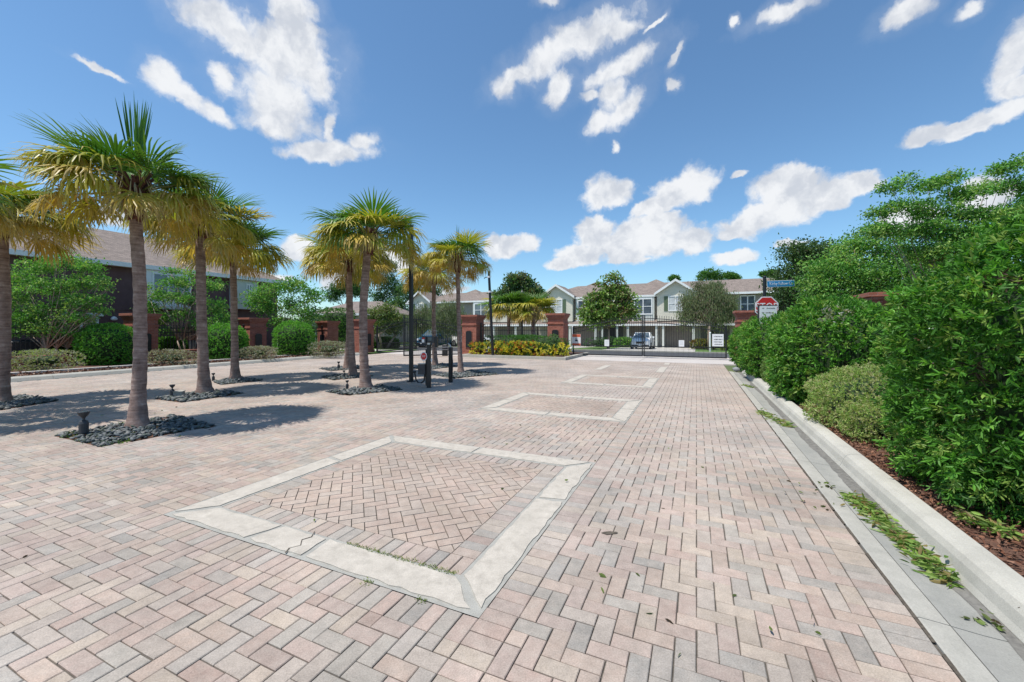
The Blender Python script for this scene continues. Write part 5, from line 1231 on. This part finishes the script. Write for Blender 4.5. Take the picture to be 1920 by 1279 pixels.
# ------------------------------------------------------------------ cars
def car(label, loc, rz, paint, L=4.3, Wd=1.72, Ht=1.5, group='cars parked behind the gates'):
    """front faces local -y; built from stations"""
    t = thing('parked_car', label, 'car', loc, rz, group); w = Wd / 2
    m = MB()
    # lower body: side profile (y,z) with taper towards the ends
    st = [(-L / 2, .38, .62, .80), (-L / 2 + .12, .22, .76, .90), (-L / 2 + .55, .2, .90, .97), (-L / 2 + 1.15, .2, 1.0, 1.0), (0, .2, 1.02, 1.0), (L / 2 - .6, .2, 1.03, .99), (L / 2 - .1, .25, .98, .92), (L / 2, .4, .86, .84)]
    rings = []
    for (y, z0, z1, k) in st: rings.append([(-w * k * .93, y, z0), (-w * k, y, z0 + .15), (-w * k, y, (z0 + z1) / 2 + .1), (-w * k * .93, y, z1 - .04), (-w * k * .75, y, z1), (w * k * .75, y, z1), (w * k * .93, y, z1 - .04), (w * k, y, (z0 + z1) / 2 + .1), (w * k, y, z0 + .15), (w * k * .93, y, z0)])
    n_ = 10; vs = [q for r_ in rings for q in r_]
    fs = [(i * n_ + k, i * n_ + (k + 1) % n_, (i + 1) * n_ + (k + 1) % n_, (i + 1) * n_ + k) for i in range(len(st) - 1) for k in range(n_)] + [tuple(range(n_)), tuple((len(st) - 1) * n_ + k for k in range(n_))]
    m.add(vs, fs); body = m.build('body', paint, t, smooth=False)
    m = MB(); fy, by = -L / 2 + 1.1, L / 2 - .35
    lo = [(-w * .93, fy, 1.0), (w * .93, fy, 1.0), (w * .93, by, 1.0), (-w * .93, by, 1.0)]; hi = [(-w * .74, fy + .75, Ht), (w * .74, fy + .75, Ht), (w * .76, by - .35, Ht - .02), (-w * .76, by - .35, Ht - .02)]
    m.add(lo + hi, [(4, 5, 6, 7), (0, 1, 5, 4), (1, 2, 6, 5), (2, 3, 7, 6), (3, 0, 4, 7)]); m.build('cabin', paint, t)
    def pane(a, b, c, d, out, name):
        a, b, c, d = [Vector(x) for x in (a, b, c, d)]; ce = (a + b + c + d) / 4; nn = (b - a).cross(d - a).normalized() * out
        P_ = [ce + (x - ce) * .88 + nn for x in (a, b, c, d)]; Q = [x - nn * .9 for x in P_]
        mm = MB(); mm.add(P_ + Q, [(0, 1, 2, 3), (0, 1, 5, 4), (1, 2, 6, 5), (2, 3, 7, 6), (3, 0, 4, 7)]); mm.build(name, M['carglass'], t)
    pane(lo[0], lo[1], hi[1], hi[0], .012, 'windshield'); pane(lo[1], lo[2], hi[2], hi[1], .012, 'side_window'); pane(lo[3], lo[0], hi[0], hi[3], .012, 'side_window'); pane(lo[2], lo[3], hi[3], hi[2], .012, 'rear_window')
    for sx2 in (-1, 1):
        m = MB(); m.bbox(sx2 * w * .62 - .17, sx2 * w * .62 + .17, -L / 2 - .0, -L / 2 + .2, .62, .78, .03); m.build('headlight', M['headlamp'], t)
        m = MB(); m.bbox(sx2 * w * .68 - .12, sx2 * w * .68 + .12, L / 2 - .12, L / 2 + .02, .7, .9, .02); m.build('tail_light', M['red'], t)
        m = MB(); m.bbox(sx2 * (w + .1) - .09, sx2 * (w + .1) + .09, fy + .25, fy + .4, 1.0, 1.14, .02); m.build('wing_mirror', paint, t)
        for y in (-L / 2 + .8, L / 2 - .8):
            m = MB(); prof = [(.1, -.1), (.3, -.11), (.33, -.06), (.33, .06), (.3, .11), (.1, .1)]
            m.lathe(prof, (0, 0, 0), 18); o = m.build('wheel', M['rubber'], t); o.rotation_euler = (0, R(90), 0); o.location = (sx2 * (w - .08), y, .33)
            m = MB(); m.lathe([(.2, -.115), (.21, 0), (.2, .115)], (0, 0, 0), 14); r2 = m.build('rim', M['silver'], o)
    m = MB(); m.box(-w * .38, w * .38, -L / 2 - .012, -L / 2 + .03, .54, .72); m.build('grille', M['black'], t)
    m = MB(); m.bbox(-w * .85, w * .85, -L / 2 - .05, -L / 2 + .12, .3, .44, .02); m.build('bumper', M['black'], t)
    m = MB(); m.box(-.16, .16, -L / 2 - .066, -L / 2 - .051, .34, .42); m.build('number_plate', M['signwhite'], t)
    return t
def car_at(label, px, pyb, paint, rz=ROT, dz=0, **k):
    Y = 35.5; x = (px - 960) * Y / F; u, v = UV(x, Y); z = slope(u) + .02
    return car(label, (x + S_ * 2.15, Y + C_ * 2.15, slope(u + 2) + .02), rz, paint, **k)
car_at('white car on the driveway seen through the closed gate', 1200, 652, M['carwhite'])
car_at('dark blue car seen through the open gate behind the keypad post', 792, 655, M['carblue'], L=4.4, Ht=1.62)
car_at('white car mostly hidden behind the trunk right of the keypad post', 859, 655, M['carwhite'], rz=ROT + R(70), Ht=1.5)

# ------------------------------------------------------------------ houses
def window(parent, x0, x1, z0, z1, y, mull=1, glass='glass', fr=.09, out=-1, cross=True):
    """window in plane y facing out (-1 = towards -y)"""
    f = MB(); o = out
    f.box(x0 - fr, x1 + fr, y + o * .05, y + o * .001, z0 - fr, z0); f.box(x0 - fr, x1 + fr, y + o * .05, y + o * .001, z1, z1 + fr)
    f.box(x0 - fr, x0, y + o * .05, y + o * .001, z0, z1); f.box(x1, x1 + fr, y + o * .05, y + o * .001, z0, z1)
    for k in range(1, mull + 1):
        xm = x0 + (x1 - x0) * k / (mull + 1); f.box(xm - .045, xm + .045, y + o * .048, y + o * .001, z0, z1)
    if cross: zm = (z0 + z1) / 2; f.box(x0, x1, y + o * .04, y + o * .001, zm - .03, zm + .03)
    w_ = f.build('window', M['white'], parent)
    g_ = MB(); g_.box(x0, x1, y + o * .012, y + o * .001, z0, z1); g_.build('pane', M[glass], w_)
    return w_
def xwindow(parent, y0, y1, z0, z1, x, mull=1, glass='glass', fr=.09):
    f = MB(); f.box(x + .001, x + .05, y0 - fr, y1 + fr, z0 - fr, z0); f.box(x + .001, x + .05, y0 - fr, y1 + fr, z1, z1 + fr); f.box(x + .001, x + .05, y0 - fr, y0, z0, z1); f.box(x + .001, x + .05, y1, y1 + fr, z0, z1)
    for k in range(1, mull + 1): ym = y0 + (y1 - y0) * k / (mull + 1); f.box(x + .001, x + .048, ym - .045, ym + .045, z0, z1)
    w_ = f.build('window', M['white'], parent); g_ = MB(); g_.box(x + .001, x + .012, y0, y1, z0, z1); g_.build('pane', M[glass], w_); return w_
def gable_bay(t, x0, x1, yf, z0, ze, za, wall='sage', win=True, back=3.5):
    """projecting gabled bay: front plane yf, eave ze, apex za"""
    xm = (x0 + x1) / 2
    m = MB(); m.prism([(x0, z0), (x1, z0), (x1, ze), (xm, za - .1), (x0, ze)], yf, yf + .9); m.build('gable_wall', M[wall], t)
    m = MB(); o = .28; th = .12
    s = (za - ze) / (xm - x0)
    for sg in (-1, 1):
        xe = x0 - o if sg < 0 else x1 + o; zed = ze - o * s
        P_ = [(xe, zed), (xm, za), (xm, za + th), (xe, zed + th)]
        m.prism(P_, yf - .3, yf + back)
    m.build('gable_roof', M['shingle'], t)
    m = MB()
    for sg in (-1, 1):
        xe = x0 - o if sg < 0 else x1 + o; zed = ze - o * s
        m.prism([(xe, zed - .12), (xm, za - .12), (xm, za + th + .02), (xe, zed + th + .02)], yf - .36, yf - .302)
    m.build('bargeboard', M['white'], t)
    if win:
        window(t, xm - .62, xm + .62, ze - 1.85, ze - .45, yf, 1, 'curtain')
        for a in (xm - 1.12, xm + .75):
            m = MB(); m.box(a, a + .37, yf - .04, yf - .001, ze - 1.92, ze - .38); m.build('shutter', M['shutter'], t)
def rowhouse(label, U, x0, x1, gables, bays, garages, zb=-.35, ze=5.25, zr=7.0, humps=(), doors=(), lower=True, posts=(), wins=()):
    t = thing('townhouse_row', label, 'building', W(U, x0, zb), ROT); o = -x0; D = 9.5; z = -zb     # local x = v - x0
    a = lambda v: v + o
    E, Rr = ze + z, zr + z
    m = MB(); m.box(0, x1 - x0, 0, D, 0, E - .02); m.build('wall', M['taupe'], t)
    m = MB(); ov = .5; n0, n1 = -ov, x1 - x0 + ov; hip = 4.0
    m.add([(n0, -ov, E - .1), (n1, -ov, E - .1), (n1, D + ov, E - .1), (n0, D + ov, E - .1), (n0 + hip, D / 2, Rr), (n1 - hip, D / 2, Rr)], [(0, 1, 5, 4), (1, 2, 5), (2, 3, 4, 5), (3, 0, 4), (0, 3, 2, 1)])
    for hp in humps:      # small hipped bumps on the ridge
        h0 = a(hp); m.add([(h0 - 2.6, D / 2 - 3, Rr - 1.05), (h0 + 2.6, D / 2 - 3, Rr - 1.05), (h0 + 2.6, D / 2 + 3, Rr - 1.05), (h0 - 2.6, D / 2 + 3, Rr - 1.05), (h0, D / 2, Rr + .42)], [(0, 1, 4), (1, 2, 4), (2, 3, 4), (3, 0, 4)])
    m.build('roof', M['shingle'], t)
    m = MB(); m.box(n0, n1, -ov - .06, -ov - .002, E - .24, E - .04); m.build('fascia', M['white'], t)
    for g_ in gables: gable_bay(t, a(g_[0]), a(g_[1]), -.8, 2.45 + z, E + .12, E + 1.35)
    for b_ in bays:
        m = MB(); m.box(a(b_[0]) - .3, a(b_[1]) + .3, -.5, -.001, 2.45 + z, E - .25); m.build('bay', M['offwhite'], t)
        window(t, a(b_[0]), a(b_[1]), 3.25 + z, 4.75 + z, -.5, 1, 'glass', fr=.12)
    if lower:
        m = MB(); m.add([(0, -1.2, 2.12 + z), (x1 - x0, -1.2, 2.12 + z), (x1 - x0, -.001, 2.75 + z), (0, -.001, 2.75 + z), (0, -1.2, 2.02 + z), (x1 - x0, -1.2, 2.02 + z), (x1 - x0, -.001, 2.02 + z), (0, -.001, 2.02 + z)], [(0, 1, 2, 3), (4, 5, 6, 7), (0, 1, 5, 4), (1, 2, 6, 5), (0, 3, 7, 4)]); m.build('porch_roof', M['shingle'], t)
        m = MB(); m.box(0, x1 - x0, -1.26, -1.202, 1.94 + z, 2.14 + z); m.build('porch_fascia', M['white'], t)
    for (g0, g1) in garages:
        m = MB(); m.box(a(g0), a(g1), -.08, -.002, 0, 1.92 + z)
        for k in range(1, 4): m.box(a(g0), a(g1), -.09, -.081, (1.92 + z) * k / 4 - .01, (1.92 + z) * k / 4 + .01)
        m.build('garage_door', M['garage'], t)
        for x in (a(g0) - .28, a(g1) + .06):
            m = MB(); m.box(x, x + .22, -1.15, -.93, 0, 1.93 + z); m.build('column', M['offwhite'], t)
    for d in doors:
        m = MB(); m.box(a(d) - .45, a(d) + .45, -.05, -.002, 0, 2.05); m.build('door', M['black'], t)
        m = MB(); m.box(a(d) - 1.3, a(d) + 1.3, -.03, -.0015, 0, 1.9 + z); m.build('entry_dark_panel', M['darktaupe'], t)  # dark panel lying flat on the wall around the door, not set back
    for q in posts: m = MB(); m.box(a(q) - .1, a(q) + .1, -1.15, -.95, 0, 1.93 + z); m.build('column', M['offwhite'], t)
    for (w0, w1, z0, z1) in wins: window(t, a(w0), a(w1), z0 + z, z1 + z, 0, 1, 'glass')
    return t
U0 = 46
rowhouse('long two storey townhouse row behind the closed gate with white trimmed gables', U0, fv(1010, U0), 15, [(-16.6, -12.8), (-3.75, -.15)], [(-12.2, -10.7), (-6.0, -4.35)], [(-12.85, -10.3), (-6.5, -3.95), (-2.95, -.45)], humps=(-11.4, -4.3), doors=(-8.6, 1.7), posts=(-9.4, -7.8), wins=[(4.0, 5.1, 3.3, 4.8), (8, 9.2, 3.3, 4.8), (-8.9, -7.7, 3.4, 4.7), (1.1, 2.2, 3.3, 4.8)])
rowhouse('townhouse row left of the short palms with one gable behind the lamp', U0 + .3, fv(768, U0), fv(1005, U0), [(-35.7, -32.5), (-23.3, -19.4)], [(-25.75, -24.0)], [(-29.4, -26.6), (-22.6, -20.0)], humps=(-28.6,), doors=(-31,), zr=6.8, wins=[(-31, -29.8, 3.3, 4.7)])
# house further left with porch columns
rowhouse('small distant house with white porch columns seen past the open gate', 50.0, -50, -41, [(-44.2, -41.4)], [], [], ze=3.4, zr=5.2, humps=(), posts=(-43.4, -42.2, -41), lower=True)
# hip roofed house behind the small brick pillar
def hiphouse(label, cpx, Y, wpx, eave_py, ridge_py, ridge_px, wall='taupe'):
    k = Y / F; cx = (cpx - 960) * k; w = wpx * k; E = H + (HY - eave_py) * k; Rg = H + (HY - ridge_py) * k; D = 9
    t = thing('house', label, 'building', (cx, Y, 0), -.15); m = MB(); m.box(-w / 2 + .5, w / 2 - .5, 0, D, 0, E - .05); m.build('wall', M[wall], t)
    m = MB(); r0 = (ridge_px[0] - cpx) * k; r1 = (ridge_px[1] - cpx) * k
    m.add([(-w / 2, -.5, E), (w / 2, -.5, E), (w / 2, D + .5, E), (-w / 2, D + .5, E), (r0, D / 2, Rg), (r1, D / 2, Rg)], [(0, 1, 5, 4), (1, 2, 5), (2, 3, 4, 5), (3, 0, 4), (0, 3, 2, 1)]); m.build('roof', M['shingle'], t)
    m = MB(); m.box(-w / 2, w / 2, -.56, -.502, E - .22, E + .0); m.build('fascia', M['white'], t)
    for x in (-w / 4, w / 4): window(t, x - .6, x + .6, E - 2.3, E - .9, 0, 1)
    return t
hiphouse('hip roofed house behind the paired palm trunks', 652, 44, 165, 588, 560, (618, 680))
# plum house on the left: facade along v=-28.2 facing the lane
t = thing('plum_house', 'dark plum two storey house with taupe shingle roof behind the left palms', 'building', W(-4, -28.3, 0), ROT)
Lh = 24.6; D = 10.5; E = 5.12                                    # local: x<0 goes away from lane, y along u
m = MB(); m.box(-D, 0, 0, Lh, 0, E); m.build('wall', M['plum'], t)
m = MB(); ov = .5; m.add([(ov, -ov, E), (ov, Lh + ov, E), (-D - ov, Lh + ov, E), (-D - ov, -ov, E), (-D / 2, 4, 7.75), (-D / 2, Lh - 2.4, 7.75)], [(0, 1, 5, 4), (1, 2, 5), (2, 3, 4, 5), (3, 0, 4), (0, 3, 2, 1)]); m.build('roof', M['shingle'], t)
m = MB(); m.box(ov + .002, ov + .08, -ov, Lh + ov, E - .2, E + .04); m.box(-D - ov, ov + .08, Lh + ov + .002, Lh + ov + .06, E - .2, E + .04); m.build('gutter_board', M['white'], t)
m = MB(); m.box(.001, ov - .002, -ov, Lh + ov, E - .18, E - .02); m.build('soffit', M['sage'], t)
def yl(px): # local y for a pixel column on the facade plane
    k = (px - 960) / F; Y = 28.3 / (S_ - C_ * k) ; return S_ * k * Y + C_ * Y + 4
b0, b1 = yl(266), yl(345)
m = MB(); m.box(.001, .45, b0, b1, 2.95, E - .2); m.build('bay', M['white'], t); m = MB(); m.box(.001, .5, b0 - .1, b1 + .1, 2.75, 2.949); m.build('bay_ledge', M['offwhite'], t)
xwindow(t, b0 + .35, b0 + 1.7, 3.5, 4.7, .45, 1); xwindow(t, b0 + 2.2, b1 - .35, 3.5, 4.7, .45, 1)
c0, c1 = yl(430), yl(478)
m = MB(); m.box(.001, .3, c0, c1, 2.95, E - .2); m.build('bay', M['offwhite'], t); xwindow(t, c0 + 1.0, c1 - .5, 3.35, 4.6, .3, 1)
d0, d1 = yl(122), yl(180)
xwindow(t, d0, d1, .5, 2.15, 0, 1); m = MB(); m.box(.0, .12, d0 - .25, d1 + .25, 2.26, 2.42); m.build('window_head', M['white'], t)
m = MB(); m.box(.001, .03, 0, Lh, 2.62, 2.68); m.build('band_course', M['plum'], t)
m = MB(); y_ = yl(211); m.lathe([(.04, 0), (.12, .03), (.14, .1), (.09, .18), (.02, .22)], (.16, y_, 2.05), 12); m.build('wall_lamp', M['signwhite'], t)
# air conditioning unit
t = thing('air_conditioner', 'dark air conditioning unit behind the fence at the left edge', 'air conditioner', at(40, 655, 17.2)[:2] + (0,), ROT)
m = MB(); m.bbox(-.5, .5, -.45, .45, 0, 1.1, .04); [m.box(-.505, .505, -.455, .455, .15 + .12 * k, .18 + .12 * k) for k in range(7)]; m.build('casing', M['charcoal'], t); m = MB(); m.lathe([(.38, 0), (.36, .05), (.1, .06)], (0, 0, 1.1), 16); m.build('fan_grille', M['black'], t)

# ------------------------------------------------------------------ trees in the left and centre
lg = 'crape myrtles behind the left fence'
tree('crape_myrtle', 'bushy green tree in front of the plum house at the left edge', at(100, 640, 17.0)[:2] + (0,), pxblobs([(40, 520, 30, 16), (75, 500, 34, 14), (125, 490, 36, 12), (165, 500, 26, 10), (190, 525, 22, 10), (150, 530, 32, 14), (90, 540, 50, 18), (25, 560, 30, 20), (195, 560, 16, 8), (160, 565, 34, 14), (100, 580, 45, 16), (45, 595, 34, 16), (150, 598, 30, 12), (100, 612, 36, 12), (190, 585, 14, 7), (110, 470, 20, 6), (205, 540, 10, 5), (70, 618, 34, 12), (130, 624, 26, 9), (30, 620, 24, 12)], 17.0, .9), trunk_r=.05, stems=6, n=15000, leaf=(.11, .055), seed=71, bark='palebark', cluster=.24, per=20, group=lg, fork_z=.8)
tree('crape_myrtle', 'green tree in front of the plum house between the second and third palms', at(355, 640, 21.6)[:2] + (0,), pxblobs([(300, 555, 24, 10), (285, 575, 18, 8), (330, 530, 28, 12), (365, 515, 22, 9), (395, 535, 26, 12), (345, 560, 34, 13), (300, 598, 22, 10), (350, 590, 28, 10), (400, 575, 24, 14), (418, 600, 20, 14), (320, 508, 14, 5), (380, 610, 26, 10), (320, 620, 20, 7), (275, 540, 12, 6)], 21.6, .9), trunk_r=.05, stems=6, n=8000, leaf=(.13, .065), seed=72, bark='palebark', cluster=.27, per=20, group=lg, fork_z=1.0)
tree('crape_myrtle', 'open tree with pale stems above the round bush right of the third palm', at(535, 640, 27)[:2] + (0,), pxblobs([(510, 545, 30, 16), (550, 535, 28, 14), (590, 555, 20, 14), (500, 575, 26, 16), (545, 575, 32, 18), (580, 590, 22, 16), (520, 605, 26, 14), (475, 560, 18, 14)], 27, .8), trunk_r=.06, stems=5, n=7000, leaf=(.17, .085), seed=73, bark='palebark', cluster=.4, per=18, group=lg, fork_z=1.2)
tree('ornamental_tree', 'light green tree with orange trunk right of the paired palms', at(718, 645, 33)[:2] + (0,), pxblobs([(700, 590, 14, 14), (725, 585, 20, 16), (742, 600, 14, 14), (712, 610, 22, 14), (735, 615, 14, 12)], 33, .9), trunk_r=.12, stems=3, n=6000, leaf=(.2, .09), cols=[(.10, .17, .05), (.14, .22, .06), (.2, .22, .08)], seed=74, bark='palebark', cluster=.45, per=18)
for i, (lb, px, blobs, Y) in enumerate([
   ('tall thin pine left of the middle palm cluster, far behind', 645, [(632, 545, 14, 9), (655, 535, 18, 12), (672, 545, 14, 10), (625, 555, 10, 6)], 70),
   ('tall pine showing between the middle palms and the black pole', 726, [(720, 525, 22, 18), (745, 545, 20, 18), (712, 555, 18, 14), (735, 575, 18, 10), (700, 575, 16, 9), (728, 500, 16, 10)], 66),
   ('spreading pine right of the black pole', 790, [(790, 520, 24, 14), (770, 540, 18, 12), (808, 548, 20, 9), (776, 560, 14, 8), (750, 570, 16, 8)], 60)]):
    tree('pine_tree', lb, (at(px, 640, Y)[0], Y, -.4), pxblobs(blobs, Y, .8), trunk_r=.2, n=5200, leaf=(.45, .16), cols=DARK + [(.09, .16, .05)], seed=80 + i, cluster=1.0, per=16, group='pines on the skyline', fork_z=5.5, outer=.4, split=.9)
tree('weeping_tree', 'olive weeping tree left of the brick pillar, behind the golden brown palm', at(838, 648, 36)[:2] + (-.2,), pxblobs([(840, 580, 26, 16), (822, 600, 18, 16), (860, 598, 18, 18), (842, 612, 20, 12)], 36, .9), trunk_r=.1, n=9000, leaf=(.22, .05), cols=OLIVE, seed=84, cluster=.4, per=26, droop=1.2, group='weeping bottlebrush trees')
tree('weeping_tree', 'olive weeping tree behind the black pole and open gate', at(792, 648, 38)[:2] + (-.2,), pxblobs([(790, 585, 20, 14), (778, 602, 14, 16), (803, 600, 14, 16)], 38, .9), trunk_r=.1, n=6000, leaf=(.22, .05), cols=OLIVE, seed=85, cluster=.4, per=26, droop=1.2, group='weeping bottlebrush trees')
tree('weeping_tree', 'wide olive weeping tree in front of the townhouses right of the gate centre', W(37.5, fv(1330, 37.5), -.15), pxblobs([(1328, 548, 28, 18), (1298, 565, 24, 20), (1358, 563, 24, 20), (1325, 580, 38, 22), (1290, 590, 18, 12), (1370, 585, 16, 14), (1340, 600, 24, 10), (1310, 535, 14, 7), (1345, 536, 14, 8)], 35.2, .8), trunk_r=.14, n=22000, leaf=(.24, .05), cols=OLIVE + [(.2, .16, .12)], seed=86, cluster=.42, per=30, droop=1.3, group='weeping bottlebrush trees', outer=.45)
tree('magnolia', 'round leafed magnolia with pale blossoms left of the gate centre', W(35.5, fv(1140, 35.5), -.13), pxblobs([(1150, 520, 8, 6), (1148, 545, 24, 15), (1125, 562, 26, 16), (1165, 560, 28, 18), (1140, 585, 42, 20), (1108, 590, 22, 16), (1178, 585, 18, 16), (1130, 605, 38, 9), (1125, 530, 4, 7), (1163, 528, 4, 6)], 35.5, .8), trunk_r=.13, n=9500, leaf=(.32, .16), cols=[(.12, .22, .045), (.17, .28, .06), (.22, .32, .09), (.18, .15, .07)], seed=87, cluster=.45, per=16, flower=(.02, (.6, .6, .5)), outer=.45)
tree('oak_tree', 'dark glossy tree behind the black lantern lamp post', at(975, 640, 37)[:2] + (-.1,), pxblobs([(968, 522, 20, 10), (985, 530, 18, 12), (960, 540, 22, 12), (995, 548, 26, 14), (970, 562, 32, 16), (1012, 560, 14, 12), (940, 552, 14, 9)], 37, .8), trunk_r=.16, n=6500, leaf=(.3, .14), cols=DARK + [(.12, .17, .05), (.16, .16, .07)], seed=88, cluster=.36, per=16, outer=.3)
for i, (lb, blobs, px, Y) in enumerate([('dome of a green tree behind the townhouse roof', [(1330, 514, 18, 10), (1345, 520, 12, 8), (1318, 520, 12, 8)], 1330, 75), ('smaller green treetop behind the roof, right of the dome', [(1368, 517, 10, 7), (1378, 521, 8, 5)], 1368, 75), ('tiny dark treetop on the roofline above the second gable', [(1264, 523, 6, 4)], 1264, 70), ('low dark treetop at the right end of the long roof', [(1447, 512, 8, 4), (1434, 515, 6, 3)], 1445, 62)]):
    tree('shade_tree', lb, (at(px, 640, Y)[0], Y, -.4), pxblobs(blobs, Y, .8), trunk_r=.2, n=3000, leaf=(.32, .18), cols=[(.07, .18, .035), (.11, .24, .05)], seed=90 + i, cluster=.4, per=16, twigs=False, group='treetops behind the long roof')
# far greenery closing the gaps at the horizon
for i, (lb, px, Y, w_, pt) in enumerate([('far dark green treeline behind the plum house', 560, 75, 70, 596), ('far green treeline behind the trees at the right edge', 1800, 40, 330, 520), ('far treeline behind the house past the open gate', 740, 80, 60, 598)]):
    k = Y / F; zt = H + (HY - pt) * k
    r3 = np.random.default_rng(200 + i); bl_ = [((px - 960 + q) * k, Y + r3.uniform(-2, 2), zt * .5, 18 * k, 18 * k, zt * .5) for q in np.linspace(-w_ / 2, w_ / 2, max(4, int(w_ / 22)))]
    o = tree('distant_trees', lb, ((px - 960) * k, Y, -.4), bl_, trunk_r=.12, n=9000, leaf=(.4, .22), cols=DARK + MYRTLE, seed=210 + i, cluster=.8, per=18, twigs=False, outer=.35)
# foundation shrubs at the townhouses
for i, (lb, px, U, w_, h_, cl) in enumerate([('dark green shrub row beneath the magnolia by the townhouses', 1145, 43.5, 3.0, 1.0, DARK), ('reddish green shrub by the townhouse door right of the gate centre', 1318, 42, 1.0, .9, [(.2, .12, .04), (.12, .16, .04), (.3, .28, .08)]), ('green shrub left of the white car', 1172, 42.5, 1.1, 1.0, MYRTLE), ('yellow green shrub at the right end behind the gate', 1375, 38, .9, .9, [(.25, .28, .06), (.14, .2, .05)])]):
    shrub('house_shrub', lb, 'shrub', W(U, fv(px, U), -.33), (w_, .5, h_), p=2.8, n=3000, leaf=(.16, .08), cols=cl, seed=230 + i, rosette=5, rz=ROT)
# mailbox post white near gate
for (lb, px, Y, yt, yb) in [('white post with round cap behind the left gate leaf', 1073.5, 30, 615, 650), ('white post with round cap behind the right gate leaf', 1331.5, 29, 626, 650)]:
    x = (px - 960) * Y / F; zt = H + (HY - yt) * Y / F; t = thing('white_post', lb, 'post', (x, Y, 0)); m = MB(); m.bbox(-.05, .05, -.05, .05, 0, zt, .008); m.build('shaft', M['white'], t); m = MB(); m.lathe([(.05, 0), (.07, .04), (.05, .1), (.01, .13)], (0, 0, zt), 10); m.build('cap', M['white'], t)
